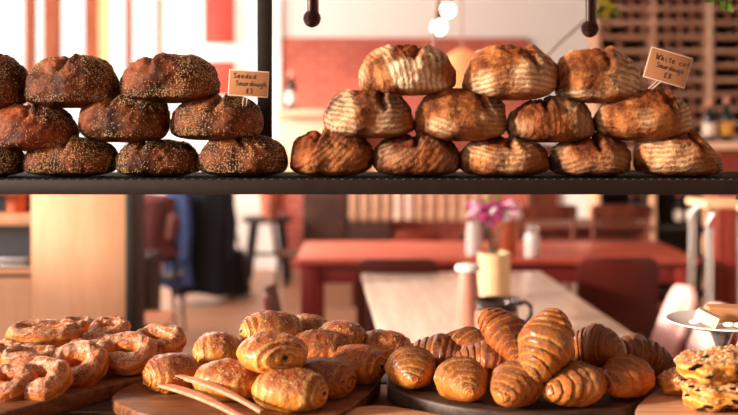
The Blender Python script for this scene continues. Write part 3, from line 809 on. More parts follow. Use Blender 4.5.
def chair(loc, rz, seatm, legm, label, group=None, w=.44, top=.82, style='shell', name='dining_chair'):
    r = empty(name, (loc[0], loc[1], 0), label, 'chair', group, rz)      # faces -y (backrest at +y)
    b = B(); b.prism([(-w / 2, -.22), (w / 2, -.22), (w / 2 - .02, .19), (-w / 2 + .02, .19)], .43, .455, .008); b.build('seat', seatm, r)
    b = B()
    if style == 'shell': rounded_panel(b, w, top - .38, .014, .38, .19, .03, .08, .07)
    elif style == 'lean': rounded_panel(b, w, top - .42, .02, .42, .17, .02, .17, .09)
    elif style == 'panel': rounded_panel(b, w, top - .45, .02, .45, .17, .02, .06, .05)
    elif style == 'open':
        for s in (-1, 1): b.tube([(s * (w / 2 - .02), .19, .45), (s * (w / 2 - .02), .25, top - .03)], .017, 10)
        rounded_panel(b, w + .01, .11, .02, top - .11, .225, .02, .02, .03)
        rounded_panel(b, w - .04, .05, .015, .58, .2, .02, .01, .02)
    b.build('backrest', seatm, r)
    for sx in (-1, 1):
        for sy in (-1, 1):
            B().tube([(sx * (w / 2 - .05), sy * .17 - .01, .432), (sx * (w / 2 - .01), sy * .2 + .0, 0)], [.013, .010], 10).build('leg', legm, r)
    return r

def table(x0, x1, y0, y1, z, topm, legm, label, apron=.09, leg=.075, name='dining_table', inset=.03, rz=0, legs=True):
    cx, cy = (x0 + x1) / 2, (y0 + y1) / 2
    r = empty(name, (cx, cy, 0), label, 'table', None, rz)
    w, d = x1 - x0, y1 - y0
    B().box((0, 0, z - .018), (w, d, .036), .006).build('tabletop', topm, r)
    b = B()
    for s in (-1, 1):
        b.box((0, s * (d / 2 - inset - .03), z - .036 - apron / 2), (w - 2 * inset - .08, .022, apron), .002)
        b.box((s * (w / 2 - inset - .03), 0, z - .036 - apron / 2), (.022, d - 2 * inset - .08, apron), .002)
    b.build('apron', legm, r)
    for sx in (-1, 1):
        for sy in (-1, 1):
            B().box((sx * (w / 2 - inset - leg / 2), sy * (d / 2 - inset - leg / 2), (z - .036) / 2), (leg, leg, z - .036), .004).build('leg', legm, r)
    return r

table(-.45, 2.03, 6.27, 7.2, .75, 'redtable', 'redpaint', 'long red painted table across the room behind the pale one', leg=.11, apron=.12)
table(.02, 1.03, 3.3, 5.74, .75, 'paletable', 'brownwood', 'long bleached wooden table running away from the counter', rz=R(3), leg=.07)
GC = 'dark red shell chairs'
chair((.16, 5.98), pi, 'darkred', 'legdark', 'dark red chair with its back to the far end of the pale table', GC, w=.46, top=.83)
chair((1.41, 6.06), pi, 'darkred', 'legdark', 'whole dark red chair before the red table, beside the corner of the pale table', GC, w=.46, top=.83)
chair((-.16, 4.55), pi / 2, 'darkred', 'legdark', 'dark red chair seen edge-on at the left side of the pale table', GC, w=.42, top=.85)
GP = 'pale pink chairs along the right side of the pale table'
for y, lab in ((4.55, 'farthest and tallest-looking of the pale pink chairs beside the pale table'), (4.09, 'middle one of the three pale pink chairs beside the pale table'), (3.63, 'nearest of the pale pink chairs, only its rounded top above the pastries')):
    chair((1.06, y), -pi / 2, 'pinkplastic', 'chrome', lab, GP, w=.34, top=.86, style='lean')
chair((-1.30, 3.72), R(200), 'brownplastic', 'legdark', 'brown leather chair standing by the orange cabinet', w=.40, top=.84, style='panel')
chair((-1.37, 5.95), R(95), 'ply', 'legdark', 'bent plywood chair beside the dark shaded side of the cabinet', w=.42, top=.80, style='panel')
# far room chairs and tables
table(.85, 2.2, 7.9, 8.6, .78, 'brownwood', 'brownwood', 'brown wooden table farther back in front of the wine shelves', leg=.07)
GF = 'brown wooden chairs round the farther brown table'
chair((1.30, 7.75), pi, 'brownwood', 'brownwood', 'brown wooden chair with an open back, first at the farther table', GF, style='open', top=.98)
chair((1.85, 7.75), pi, 'brownwood', 'brownwood', 'brown wooden chair with an open back, nearer the wine shelves', GF, style='open', top=.98)
chair((-.62, 8.9), R(95), 'brownwood', 'legdark', 'red-brown chair standing behind the end of the long red table', w=.40, top=.92, style='panel')
chair((.38, 8.3), R(180), 'redchair', 'legdark', 'orange-red chair in front of the slatted bench', w=.36, top=.72, style='panel')
chair((.86, 8.1), R(185), 'darkred', 'legdark', 'dim red chair in front of the slatted bench, nearer the flowers', w=.4, top=.74, style='panel')

def bench():
    r = empty('slatted_bench', (.46, 9.2, 0), 'pale wooden bench with a tall back of upright slats against the brick wall', 'bench')
    B().box((0, -.2, .44), (1.3, .5, .04), .005).build('seat', 'brownwood', r)
    b = B()
    for i in range(13): b.box((-.6 + i * .1, .06, .97), (.066, .022, .56), .004)
    b.box((0, .085, .74), (1.28, .02, .06), .003); b.box((0, .085, 1.2), (1.28, .02, .06), .003)
    b.build('slatted_back', 'rackwood', r)
    b = B()
    for i in (4, 5): b.box((-.6 + i * .1, .045, .97), (.062, .008, .54), .002)
    b.build('highlight_slat', 'cream', r)  # pale strips on two slats stand in for soft highlights
    for s in (-1, 1):
        for y in (-.4, .05): B().box((s * .58, y, .21), (.06, .06, .42), .004).build('leg', 'brownwood', r)
bench()
def sideboard():
    r = empty('sideboard', (-.22, 10.6, 0), 'low dark sideboard against the brick wall behind the red table', 'sideboard')
    B().box((0, 0, .475), (.9, .5, .95), .006).build('body', 'rackdark', r)
    B().box((0, 0, .97), (.96, .55, .04), .006).build('top', 'rackdark', r)
    for s in (-1, 1):
        d = B().box((s * .22, -.257, .52), (.42, .02, .78), .004).build('door', 'rackback', r)
        B().ico((s * .05, -.28, .55), .016, 2).build('knob', 'stud', d)
sideboard()

def stool():
    r = empty('wooden_stool', (-1.0, 10.1, 0), 'dark wooden stool standing against the white wall under the terracotta pot', 'stool')
    B().lathe([(.002, .60), (.24, .60), (.25, .615), (.25, .635), (.24, .645), (.002, .645)], n=32).build('seat', 'rackdark', r)
    for sx in (-1, 1):
        for sy in (-1, 1):
            B().tube([(sx * .13, sy * .13, .602), (sx * .2, sy * .2, 0)], [.035, .03], 10).build('leg', 'rackdark', r)
    B().box((0, -.165, .3), (.28, .03, .035), .004).build('stretcher', 'rackdark', r)
    p = empty('terracotta_pot', (-.97, 10.1, .645), 'terracotta plant pot on the dark stool by the white wall', 'plant pot')
    B().lathe([(.085, 0), (.12, .24), (.135, .24), (.14, .29), (.125, .29), (.12, .26), (.002, .25)], n=30).build('pot', 'terracotta', p)
    b = B(); rnd = random.Random(3)
    for i in range(26):
        a = rnd.random() * 6.28; rr = rnd.uniform(.03, .13); b.tube([(0, 0, .25), (rr * .5 * cos(a), rr * .5 * sin(a), .33), (rr * cos(a), rr * sin(a), .33 + rnd.uniform(0, .08))], [.006, .012, .002], 5)
    b.build('foliage', 'leaf', p)
stool()

def coat(name, loc, w, d, z0, z1, mat, label, seed, rz=0):
    """a garment hanging over a chair back: pinched shoulders, deep vertical folds, open hem"""
    n, m = 72, 30
    def fn(i, j):
        a = 2 * pi * i / n; t = j / (m - 1)          # t 0 at the shoulders
        z = z1 + (z0 - z1) * t + .02 * sin(3 * a + seed) * t
        sh = sm(t, -.02, .14); k = (.42 + .58 * sh) * (1 + .12 * t) * (1 + .10 * sin(7 * a + seed + 2 * t) * t + .06 * sin(12 * a + seed * 2) * t)
        if j == 0: k = .05
        return (w / 2 * cos(a) * k + .02 * sin(4 * t + seed), d / 2 * sin(a) * k, z - (.03 if j == 0 else 0) * 0)
    vs, fs = grid(n, m, fn)
    b = B(); b.add(vs, fs)
    r = empty(name, (loc[0], loc[1], z0), label, 'coat', None, rz)
    o = B(); o.add([(x, y, z - z0) for x, y, z in vs], fs); o.build('garment_body', mat, r)
    for s in (-1, 1):
        B().tube([(s * w * .36, -.02, z1 - z0 - .06), (s * w * .5, -.05, (z1 - z0) * .6), (s * w * .46, -.07, (z1 - z0) * .28)], [.055, .05, .042], 12).build('sleeve', mat, r)
    return r
GH = 'chairs with coats over their backs'
chair((-1.45, 9.22), R(188), 'rackdark', 'legdark', 'dark chair hidden beneath the navy coat', GH, style='open', top=.9)
coat('coat', (-1.43, 9.0), .44, .24, .08, 1.12, 'navy', 'long dark navy coat hung over a chair by the white wall', 1.2, R(12))
coat('denim_jacket', (-1.66, 8.78), .26, .18, .18, 1.02, 'denim', 'blue denim jacket hung against the dark navy coat', 3.1, R(-10))
chair((-1.60, 7.56), R(182), 'rackdark', 'rackdark', 'brown wooden chair beneath the dusty pink jacket', GH, style='open', top=.9)
coat('wool_jacket', (-1.60, 7.33), .40, .16, .62, 1.08, 'dusty', 'dusty pink wool jacket on a chair behind the shaded cabinet side', 2.2, R(10))
o = B().prism([(-.11, -.07), (.1, -.08), (.12, .07), (-.1, .08)], 0, .12, .03).build('folded_scarf', 'cream', None, (-1.64, 7.5, .456)); tag(o, 'pale folded scarf below the dusty pink jacket', 'scarf')
def bag():
    r = empty('canvas_bag', (-1.22, 9.3, 0), 'slumped black canvas bag on the floor next to the navy coat', 'bag')
    n, m = 40, 18
    vs, fs = grid(n, m, lambda i, j: ((.15 * (1 - .45 * j / (m - 1)) * (.05 if j in (0, m - 1) else 1)) * cos(2 * pi * i / n) * (1 + .08 * sin(5 * 2 * pi * i / n)), .12 * (1 - .5 * j / (m - 1)) * (.05 if j in (0, m - 1) else 1) * sin(2 * pi * i / n), .44 * j / (m - 1)))
    b = B(); b.add(vs, fs); b.build('bag_body', 'blackbag', r)
    B().tube([(-.06, 0, .42), (-.04, 0, .54), (.02, 0, .56), (.06, 0, .42)], .012, 8).build('strap', 'blackbag', r)
bag()

def low_cupboard():
    r = empty('low_cupboard', (-1.66, 6.75, 0), 'dark low cupboard half hidden behind the shaded side of the orange cabinet', 'cupboard')
    B().box((0, 0, .36), (.5, .4, .72), .006).build('body', 'rackdark', r)
    d = B().box((.02, -.207, .36), (.42, .014, .6), .004).build('door', 'rackback', r)
    B().ico((.17, -.222, .42), .014, 2).build('knob', 'stud', d)
low_cupboard()
def cabinet():
    Y = 5.0; s = Y / F; x0 = -2.6; xe = (126 - 369) * s; xm = (31 - 369) * s; zt = 1.27; d = .24
    r = empty('plywood_cabinet', ((x0 + xe) / 2, Y + d / 2, 0), 'orange plywood cabinet with open niches in front of the window', 'cabinet')
    cx, cy = (x0 + xe) / 2, Y + d / 2
    B().box(((xm + xe) / 2 - cx, 0, zt / 2), (xe - xm, d, zt), .004).build('side_block', 'cabinet', r)
    wl = xm - x0; lx = (x0 + xm) / 2 - cx
    for z, th in ((zt - .015, .03), (1.6 - 100 * s, .055), (1.6 - 152 * s, .03), (.02, .04)):
        B().box((lx, 0, z), (wl, d, th), .003).build('shelf', 'cabinet', r)
    B().box((lx, d / 2 - .01, zt / 2), (wl, .02, zt), .002).build('back_panel', 'bluegrey', r)
    B().box((lx, -d / 2 + .015, .42), (wl, .03, .82), .003).build('lower_door', 'cabinet', r)
    B().box((xe + .022 - cx, -.02, .66), (.042, d, 1.32), .003).build('shade_strip', 'cabshade', r)  # dark strip stands in for shade on the cabinet's side
    z = 1.6 - 98 * s + .02
    for i, (px, rr, hh) in enumerate(((9, .062, .13),)):
        p = empty('terracotta_bowl', (at(px, 0, Y).x, Y + .11, 1.6 - 100 * s + .029), 'terracotta pot on the upper niche of the orange cabinet', 'pot')
        B().lathe([(rr * .7, 0), (rr, hh), (rr * 1.12, hh), (rr * 1.12, hh + .03), (rr * .9, hh + .03), (.002, hh * .8)]).build('pot', 'terracotta', p)
    t = empty('metal_tray', (at(12, 0, Y).x, Y + .1, 1.6 - 152 * s + .015), 'shiny metal trays stacked in the blue niche of the cabinet', 'tray')
    for k in range(2): B().box((0, 0, .012 + .03 * k), (.17, .16, .018), .006).build('tray_layer', 'chrome', t)
cabinet()

def stool_bar(x, y, label):
    r = empty('bar_stool', (x, y, 0), label, 'stool', 'chrome-legged stools by the wall')
    zs = 1.15
    B().prism([(-.15, -.15), (.15, -.15), (.16, .15), (-.16, .15)], zs, zs + .035, .008).build('seat', 'cabinet', r)
    for sx in (-1, 1):
        for sy in (-1, 1):
            B().tube([(sx * .09, sy * .09, zs), (sx * .12, sy * .12, zs - .03), (sx * .13, sy * .135, zs - .1), (sx * .14, sy * .16, 0)], .02, 12).build('leg', 'chrome', r)
    B().tube([(-.155, -.165, .3), (.155, -.165, .3)], .009, 8).build('footrest', 'chrome', r)
stool_bar(1.86, 5.35, 'chrome-legged bar stool with an orange seat, nearest the red table end')
stool_bar(1.98, 4.92, 'chrome-legged bar stool with an orange seat, nearer the picture edge')

def red_cabinet():
    Y = 6.6; s = Y / F; z = 1.6 - 22 * s
    r = empty('red_cabinet', (2.70, Y + .25, 0), 'tall red cabinet with a tan top at the picture edge holding two bottles', 'cabinet')
    B().box((0, -.14, (z - .05) / 2), (.9, .22, z - .05), .004).build('body', 'redchair', r)
    B().box((-.05, -.12, z - .025), (1.04, .32, .05), .006).build('top', 'ledge', r)
    B().box((-.2, -.26, .7), (.4, .02, 1.1), .003).build('door', 'redchair', r)
    for px, lm, lab, hh in ((716, 'label', 'bottle with a pale label on the red cabinet, by the steel pole', .27), (733, 'ochre', 'bottle with an ochre label on the red cabinet, at the picture edge', .29)):
        bottle((at(px, 0, Y).x, Y + .12, z), hh, lab, lm, 'bottles on the red cabinet', .042)
def bottle(loc, hh, label, lm, group, rr=.038, lying=False, mat='glassdark'):
    r = empty('wine_bottle', loc, label, 'bottle', group)
    if lying: r.rotation_euler = (pi / 2, 0, 0)
    B().lathe([(rr * .9, 0), (rr, .008), (rr, hh * .58), (rr * .9, hh * .66), (rr * .42, hh * .77), (rr * .38, hh * .99), (rr * .3, hh)], n=18).build('glass_body', mat, r)
    B().lathe([(rr * 1.01, hh * .15), (rr * 1.02, hh * .152), (rr * 1.02, hh * .45), (rr * 1.01, hh * .452)], n=18).build('paper_label', lm, r)
    B().lathe([(rr * .43, hh * .86), (rr * .43, hh * 1.0), (rr * .2, hh * 1.012)], n=14).build('foil_cap', 'foilpink', r)
    return r
red_cabinet()
B_ = at(726, 0, 7.0)
o = B().tube([(0, 0, 0), (0, 0, 3.44)], .018, 16).build('steel_pole', 'stud', None, (B_.x + .02, 7.35, 0)); tag(o, 'thin steel pole rising behind the bottles at the edge of the wine shelves', 'pole')

# wine rack
def rack():
    x0, x1, Y = 2.0, 3.75, 8.9; cx = (x0 + x1) / 2
    r = empty('wine_rack', (cx, Y + .2, 0), 'tall wooden wine rack covering the end wall, full of bottles', 'shelving')
    w = x1 - x0
    B().box((0, .19, 1.5), (w, .02, 3.0), .002).build('back_panel', 'rackback', r)
    for i, x in enumerate((0, .48, .96, 1.44, w)):
        B().box((x - w / 2, 0, 1.5), (.04, .36, 3.0), .003).build('upright', 'rackwood' if i else 'rackwood', r)
    zs = [.1, .38, .66, .98] + [1.2 + .125 * k for k in range(15)]
    for z in zs: B().box((0, -.0, z), (w - .04, .34, .028), .003).build('shelf_board', 'rackwood' if z > 1 else 'rackdark', r)
    B().box((0, .1, .6), (w - .05, .02, 1.1), .002).build('lower_panel', 'rackdark', r)
    rnd = random.Random(11)
    first = None; kids = []
    for zi, z in enumerate(zs[4:]):
        for k in range(16):
            if rnd.random() < .3: continue
            X = x0 + .07 + k * .105
            if min(abs(X - x0 - q) for q in (0, .48, .96, 1.44, w)) < .055: continue
            loc = (X, Y + .30, z + .014 + .042)
            if first is None:
                first = bottle(loc, .3, 'dark bottle lying in the wine rack, neck outwards', 'labeltan', 'wine bottles lying in the rack', .037, True); kids = list(first.children); first.rotation_euler = (pi / 2, 0, 0)
            else:
                c = first.copy(); col.objects.link(c); c.location = loc
                for kd in kids: q = kd.copy(); col.objects.link(q); q.parent = c
    # standing bottles low down
    for i, (px, lm) in enumerate(((632, 'labeltan'), (642, 'labeltan'), (652, 'labeltan'), (678, 'label'), (691, 'label'), (606, 'label'))):
        labs = ['bottle with a tan label standing low in the wine rack, first of three alike', 'bottle with a tan label low in the rack, centre of three alike', 'bottle with a tan label low in the rack, last of three alike', 'bottle with a white label standing low in the rack, past the tan three', 'brighter bottle with a white label low in the rack, nearest the chrome stools', 'bottle with a white label behind the brown chairs']
        if px == 606: continue
        Yb = 9.02; s = Yb / F
        bottle((at(px, 0, Yb).x, Yb, .674), .29, labs[i], lm, 'bottles standing low in the rack', .038)
rack()

# things on the tables
def lathe_thing(name, px, Y, prof, mat, label, cat, z=.75, extra=None):
    r = empty(name, (at(px, 0, Y).x, Y, z), label, cat)
    B().lathe(prof).build('body', mat, r)
    return r
s49 = 4.92 / F
r = lathe_thing('stoneware_crock', 494, 4.92, [(.07, 0), (.076, .01), (.077, .20), (.08, .212), (.072, .215), (.066, .2), (.002, .15)], 'crock', 'sand coloured stoneware crock of magenta flowers on the pale table', 'vase')
def flowers():
    rnd = random.Random(5); base = Vector((at(494, 0, 4.92).x, 4.92, .90))
    r = empty('flower_bunch', base, 'magenta and pink flowers with dark stems standing in the sand crock', 'flowers')
    b = B(); m1 = B(); m2 = B(); lf = B()
    for i in range(30):
        px = rnd.uniform(470, 516); py = rnd.uniform(203, 224)
        if px < 478 and py > 214: py -= 10
        t = at(px, py, 4.92 + rnd.uniform(-.07, .07)) - base
        if i < 9: b.tube([(rnd.uniform(-.02, .02), rnd.uniform(-.02, .02), 0), (t.x * .3, t.y * .3, t.z * .6), t], [.004, .003, .003], 6)
        tgt = m2 if (px < 482 or px > 511) and rnd.random() < .6 else m1
        for k in range(6):
            a = k * pi / 3 + i; tgt.ico(t + Vector((cos(a) * .016, sin(a) * .012 - .004, sin(a * 2) * .006 + rnd.uniform(-.006, .006))), .014, 1, (1, .8, .8))
        if i % 6 == 0: tgt.ico(t, .016, 1)
    for i in range(10):
        t = at(rnd.uniform(482, 500), rnd.uniform(196, 206), 4.92) - base
        lf.ico(t, .016, 1, (.7, .4, 1.5))
    b.build('stem', 'stem', r); m1.build('magenta_blossom', 'magenta', r)['kind'] = 'stuff'; m2.build('pale_blossom', 'lilac', r)['kind'] = 'stuff'; lf.build('foliage', 'leaf', r)
flowers()
r = lathe_thing('clay_bottle', 468, 4.25, [(.046, 0), (.05, .01), (.048, .12), (.04, .2), (.036, .225), (.002, .225)], 'pinkclay', 'tall pink clay bottle with a white cap on the pale table', 'bottle')
B().lathe([(.036, .222), (.052, .228), (.054, .236), (.048, .25), (.02, .256), (.002, .257)]).build('cap', 'white', r)
def mug():
    Y = 4.02; r = empty('pewter_mug', (at(497, 0, Y).x, Y, .75), 'dark pewter-glazed mug with a handle standing before the sand crock', 'mug')
    B().lathe([(.05, 0), (.07, .012), (.086, .06), (.08, .115), (.074, .125), (.088, .14), (.09, .146), (.082, .146), (.07, .13), (.07, .08), (.002, .06)], n=36).build('body', 'mugglaze', r)
    B().lathe([(.072, .01), (.0875, .06), (.082, .105)], n=36).build('pink_reflection_band', 'pinkclay', r)  # pink band painted in for a reflection on the body
    B().tube([(.078, 0, .125), (.11, 0, .138), (.132, 0, .12), (.134, 0, .085), (.112, 0, .052), (.082, 0, .045)], .009, 10).build('handle', 'mugglaze', r)
mug()
lathe_thing('frosted_bottle', 474, 6.42, [(.04, 0), (.05, .01), (.052, .13), (.045, .18), (.046, .21), (.002, .212)], 'milk', 'frosted white glass bottle on the red table behind the flowers', 'bottle')
r = lathe_thing('clay_vase', 505, 6.45, [(.06, 0), (.072, .02), (.078, .19), (.07, .22), (.064, .22), (.002, .2)], 'terracotta', 'terracotta vase filled with white blossom on the red table', 'vase')
b = B(); rn = random.Random(2)
for k in range(26): b.ico((rn.uniform(-.08, .09), rn.uniform(-.05, .05), .225 + rn.uniform(.01, .08)), .026, 1)
b.build('white_blossom', 'whitepetal', r)['kind'] = 'stuff'
r = lathe_thing('salt_shaker', 532, 6.38, [(.045, 0), (.05, .01), (.05, .12), (.038, .155), (.002, .156)], 'milk', 'white glass shaker standing alone on the red table', 'shaker')
B().lathe([(.04, .15), (.042, .158), (.04, .19), (.02, .198), (.002, .199)]).build('cap', 'chrome', r)

# pendant lamps and cable
def pendant(px, py, Y, rr, label, shade=None):
    c = at(px, py, Y); r = empty('pendant_lamp', c, label, 'lamp', None)
    B().ico((0, 0, 0), rr, 3).build('bulb', 'bulb', r)
    B().lathe([(.018, rr * .85), (.022, rr * .9), (.022, rr + .05), (.006, rr + .06)], n=16).build('socket', 'stud', r)
    B().tube([(0, 0, rr + .05), (0, 0, 3.44 - c.z)], .006, 6).build('flex', 'cable', r)
    if shade:
        B().lathe([(.16, -.17), (.165, -.16), (.15, .0), (.09, .12), (.03, .15), (.028, .145), (.085, .112), (.145, -.005), (.158, -.16)], n=36).build('shade', 'lantern', r)
pendant(448, 10, 6.5, .042, 'bare glowing bulb hanging highest, above the first white loaf')
pendant(439, 27, 6.2, .044, 'bare glowing bulb hanging just below the highest one')
pendant(462, 72, 6.8, .06, 'glowing bulb in an orange shade between the top white loaves', True)
B().tube([(0, 0, 0), (.02, 0, .2), (.045, 0, .45), (.03, 0, .8), (.0, 0, 1.555)], .006, 8).build('loose_cable', 'cable', None, at(433, 50, 4.3) - Vector((0, 0, .0)))
tag(bpy.data.objects['loose_cable'], 'thin pinkish cable hanging down behind the first top white loaf', 'cable')

# greenery
def leaf_mesh(b, base, d, L, W):
    d = d.normalized(); s = d.cross(Vector((0, 1, .2))).normalized(); n = s.cross(d)
    pts = []; 
    for i in range(9):
        t = i / 8; w = W * sin(pi * min(1, t * 1.02)) ** .8; c = base + d * L * t + n * (.12 * L * sin(pi * t))
        pts += [c - s * w, c + n * .15 * w, c + s * w]
    fs = []
    for i in range(8):
        for k in range(2): fs.append((i * 3 + k, i * 3 + k + 1, i * 3 + 4 + k, i * 3 + 3 + k))
    b.add(pts, fs); b.add([p + n * .0012 for p in pts], [f[::-1] for f in fs])
def sprig(name, px, py, Y, n, L, spread, label, seed, twig=None, mat2=None):
    rnd = random.Random(seed); c = at(px, py, Y); r = empty(name, c, label, 'plant')
    b = B(); b2 = B()
    for i in range(n):
        off = Vector((rnd.uniform(-1, 1) * spread, rnd.uniform(-1, 1) * spread * .5, rnd.uniform(-.2, 1.2) * spread))
        leaf_mesh(b if (not mat2 or i % 2) else b2, off, Vector((rnd.uniform(-1, 1), rnd.uniform(-.6, .2), rnd.uniform(-1, .3))), L * rnd.uniform(.7, 1.1), L * .2)
    b.build('leaves', 'leaf', r)
    if b2.v: b2.build('yellow_leaves', mat2, r)
    if twig: B().tube([Vector(p) for p in twig], [.009, .009, .007, .006, .004][:len(twig)], 7).build('twig', 'twig', r)
    else: B().tube([(0, 0, 0), (.01, 0, spread), (0, 0, .6)], .004, 6).build('twig', 'twig', r)
    return r
k = 4.2 / F
sprig('leafy_branch', 606, 8, 4.2, 16, .075, .07, 'bare twig with yellow-green leaves hanging behind the ridged knob', 4, [(.03, 0, 1.385), (-.02, 0, .25), (-.06, 0, -.03), (-48 * k, 0, -36 * k), (-66 * k, 0, -56 * k)], 'leafyellow')
sprig('leafy_sprig', 729, 0, 2.55, 7, .04, .022, 'sharp green leaf sprig hanging in the top corner above the bottles', 8)
# trailing sprig below the shelf end
rr = empty('trailing_leaf', at(741, 196, 2.42), 'small green leaf poking out at the very end of the shelf', 'leaf')
b = B(); leaf_mesh(b, Vector((.02, 0, .01)), Vector((-1, -.2, -.5)), .04, .009); leaf_mesh(b, Vector((.02, 0, .0)), Vector((-.4, -.2, -1)), .035, .008)
b.build('blade', 'leaf', rr); B().tube([(.0, 0, .005), (.03, 0, .03), (.05, .0, .05)], .0015, 5).build('stalk', 'leaf', rr)

# ---------------------------------------------------------------- the room
YB = 11.0
def wbox(name, x0, x1, y0, y1, z0, z1, mat):
    return struct(B().box(((x1 - x0) / 2 * 0, 0, 0), (x1 - x0, y1 - y0, z1 - z0), 0).build(name, mat, None, ((x0 + x1) / 2, (y0 + y1) / 2, (z0 + z1) / 2), smooth=False))
XL, XR, YF, ZC = -4.45, 4.2, -1.6, 3.45
wbox('floor', XL, XR, YF, YB, -.06, 0, 'floor')
wbox('ceiling', XL, XR, YF, YB, ZC, ZC + .06, 'ceil')
# back wall around the window
wx0, wx1, wz0, wz1 = -4.3, -2.22, .95, 3.05
def backwall():
    b = B()
    for (a0, a1, c0, c1) in ((XL, wx0, 0, ZC), (wx1, XR, 0, ZC), (wx0, wx1, 0, wz0), (wx0, wx1, wz1, ZC)):
        b.box(((a0 + a1) / 2, .06, (c0 + c1) / 2), (a1 - a0, .12, c1 - c0), 0)
    struct(b.build('wall_back', 'wall', None, (0, YB, 0), smooth=False))
backwall()
def window(name, x0, x1, z0, z1, y, bars, axis='x', bw=.05, mat='tanframe'):
    r = bpy.data.objects.new(name, None); col.objects.link(r); struct(r); r.location = ((x0 + x1) / 2, y, (z0 + z1) / 2) if axis == 'x' else (y, (x0 + x1) / 2, (z0 + z1) / 2)
    if axis == 'y': r.rotation_euler = (0, 0, pi / 2)
    w, h = x1 - x0, z1 - z0; b = B()
    b.box((0, 0, h / 2 - .03), (w, .08, .06), .003); b.box((0, 0, -h / 2 + .03), (w, .08, .06), .003)
    b.box((-w / 2 + .03, 0, 0), (.06, .08, h), .003); b.box((w / 2 - .03, 0, 0), (.06, .08, h), .003)
    b.build('window_frame', mat, r)
    for bx, ww in bars: B().box((bx - (x0 + x1) / 2, 0, 0), (ww, .07, h - .1), .003).build('mullion', mat, r)
    return r
px2x = lambda px: (px - 369) * YB / F
window('window_1', wx0, wx1, wz0, wz1, YB + .05, [(px2x(29), .11), (px2x(51), .18), (px2x(93), .19), (px2x(128), .07)], mat='windowwood')
cur = empty('window_curtain', (px2x(106), YB - .06, wz0 - .1), 'narrow yellow-orange curtain hanging at a mullion of the bright window', 'curtain')
b = B(); 
vs, fs = grid(24, 10, lambda i, j: ((-.06 + .12 * i / 23), .018 * sin(i * 1.4), 2.1 * j / 9), closed_u=False); b.add(vs, fs); b.add([(x, y + .006, z) for x, y, z in vs], [f[::-1] for f in fs])
b.build('curtain_cloth', 'butter', cur)
# brick panel, ledge, pictures
wbox('wall_brick', px2x(281), px2x(528), YB - .05, YB, 0, 1.6 + 82 * YB / F, 'brick')
wbox('trim_1', px2x(274), px2x(281), YB - .08, YB, 0, 3.1, 'lintel')
o = B().box((0, 0, 0), (.95, .5, .06), .006).build('wooden_ledge', 'ledge', None, (-.52, YB - .32, 1.6 + 12 * 10.5 / F - .05)); tag(o, 'tan wooden ledge along the brick wall with one bottle on it', 'ledge')
br = empty('ledge_body', (-.52, YB - .3, 1.0), 'tan wooden front below the ledge on the brick wall', 'panelling')
B().box((0, -.0, .32), (.88, .36, .62), .004).build('panel', 'ledge', br)
bottle((at(290, 0, 10.4).x, 10.55, 1.6 + 12 * 10.5 / F - .02), .40, 'dark bottle with a pale and ochre label alone on the ledge by the brick', 'label', None, .055)
GPi = 'red prints on the white wall'
for (y0, y1), lab in zip(((-14, 44), (61, 96)), ('upper red print in a pale frame on the white wall', 'lower and smaller red print in a pale frame on the white wall')):
    zc = 1.6 - ((y0 + y1) / 2 - HY) * YB / F; hh = (y1 - y0) * YB / F; ww = 31 * YB / F
    r = empty('framed_print', (px2x(220), YB - .02, zc), lab, 'picture', GPi)
    B().box((0, .004, 0), (ww + .08, .025, hh + .08), .004).build('frame', 'lintel', r)
    B().box((0, -.010, 0), (ww, .006, hh), .001).build('print', 'picture', r)
wbox('trim_2', 1.74, 2.02, YB - .03, YB, 0, 1.35, 'brownwood')
# side walls and the shop-front wall behind the camera, with bays sized for the light they let in
def sidewall(name, x, bays):
    b = B(); ys = [YF] + [v for a in bays for v in a] + [YB]
    for i in range(0, len(ys), 2): b.box((0, (ys[i] + ys[i + 1]) / 2, ZC / 2), (.1, ys[i + 1] - ys[i], ZC), 0)
    for a, c in bays: b.box((0, (a + c) / 2, .8), (.1, c - a, 1.6), 0); b.box((0, (a + c) / 2, ZC - .1), (.1, c - a, .2), 0)
    struct(b.build(name, 'wall', None, (x, 0, 0), smooth=False))
sidewall('wall_left', XL - .05, [(-.4, 4.7), (5.0, 10.2)])
sidewall('wall_right', XR + .05, [])
b = B(); b.box(((XL + XR) / 2, 0, .3), (XR - XL, .1, .6), 0); b.box(((XL + XR) / 2, 0, ZC - .1), (XR - XL, .1, .2), 0)
b.box(((XR - 2.0) / 2, 0, ZC / 2), (XR + 2.0, .1, ZC), 0)
struct(b.build('wall_front', 'redbrownwall', None, (0, YF - .05, 0), smooth=False))  # unseen wall, closed up and dark to cut fill light
window('unseen_window_2', 5.0, 10.2, 1.6, 3.25, XL - .05, [(6.7, .06), (8.5, .06)], 'y')  # unseen window, sill raised to keep sun off the lower wall
window('unseen_window_3', -.4, 4.7, 1.6, 3.25, XL - .05, [(1.5, .06)], 'y')  # unseen window, sized so sun reaches pastries and cabinet

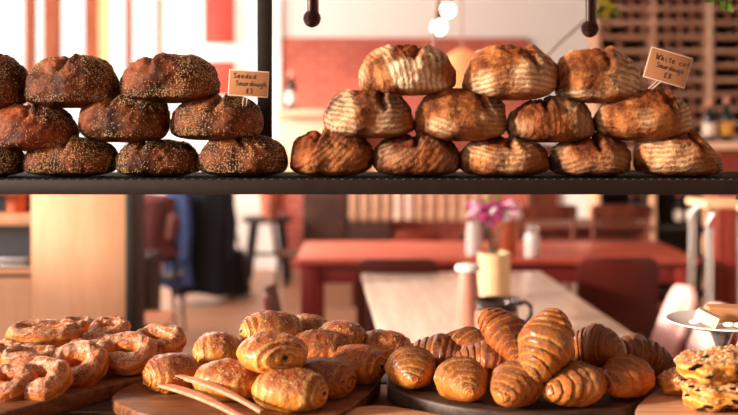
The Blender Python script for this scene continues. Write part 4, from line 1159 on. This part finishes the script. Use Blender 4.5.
# ---------------------------------------------------------------- light
w = bpy.data.worlds.new('world'); sc.world = w; w.use_nodes = True
bg = w.node_tree.nodes['Background']; bg.inputs[0].default_value = (1.0, .95, .88, 1); bg.inputs[1].default_value = 1.7
def area(name, loc, rot, sx, sy, e, c):
    l = bpy.data.lights.new(name, 'AREA'); l.shape = 'RECTANGLE'; l.size = sx; l.size_y = sy; l.energy = e; l.color = c
    o = bpy.data.objects.new(name, l); col.objects.link(o); o.location = loc; o.rotation_euler = rot; return o
def aim(o, tgt): o.rotation_euler = (Vector(tgt) - o.location).to_track_quat('-Z', 'Y').to_euler()
a = area('added_side_key', (XL + .1, 2.0, 2.4), (0, 0, 0), 4.6, 1.5, 80, (1, .93, .86)); aim(a, (0, 2.3, 1.2))  # added area lamp at an unseen side window, key for the pastries
a = area('added_front_fill', (-3.1, YF + .1, 2.2), (0, 0, 0), 2.0, 1.4, 22, (1, .92, .84)); aim(a, (0, 2.4, 1.2))  # added weak fill lamp at an unseen front opening
a = area('added_wall_fill', (XL + .1, 7.6, 2.4), (0, 0, 0), 5.0, 1.5, 340, (1, .95, .9)); aim(a, (0, 11, 4.6))  # added lamp aimed high to brighten the back wall
a = area('daylight_back_window', (-3.3, YB - .1, 2.0), (0, 0, 0), 2.6, 2.0, 130, (1, .94, .88)); aim(a, (0, 2.6, 1.0))

l = bpy.data.lights.new('low_sun', 'SUN'); l.energy = 9; l.angle = R(7); l.color = (1, .88, .74)
o = bpy.data.objects.new('low_sun', l); col.objects.link(o); o.location = (-7, 0, 4)
o.rotation_euler = Vector((cos(R(14)) * cos(R(17)), cos(R(14)) * sin(R(17)), -sin(R(14)))).to_track_quat('-Z', 'Y').to_euler()
# ---------------------------------------------------------------- camera
cd = bpy.data.cameras.new('camera'); cam = bpy.data.objects.new('camera', cd); col.objects.link(cam)
cam.location = (0, 0, H); cam.rotation_euler = (pi / 2, 0, 0); cd.lens = 50; cd.sensor_width = 36
cd.shift_y = -(207.5 - HY) / 738
cd.dof.use_dof = True; cd.dof.focus_distance = 2.37; cd.dof.aperture_fstop = 1.8; cd.dof.aperture_blades = 0
cd.clip_start = .05
sc.camera = cam
sc.view_settings.view_transform = 'Standard'; sc.view_settings.look = 'None'; sc.view_settings.gamma = 1
sc.view_settings.exposure = 0.0
sc.cycles.use_denoising = True
sc.cycles.max_bounces = 8
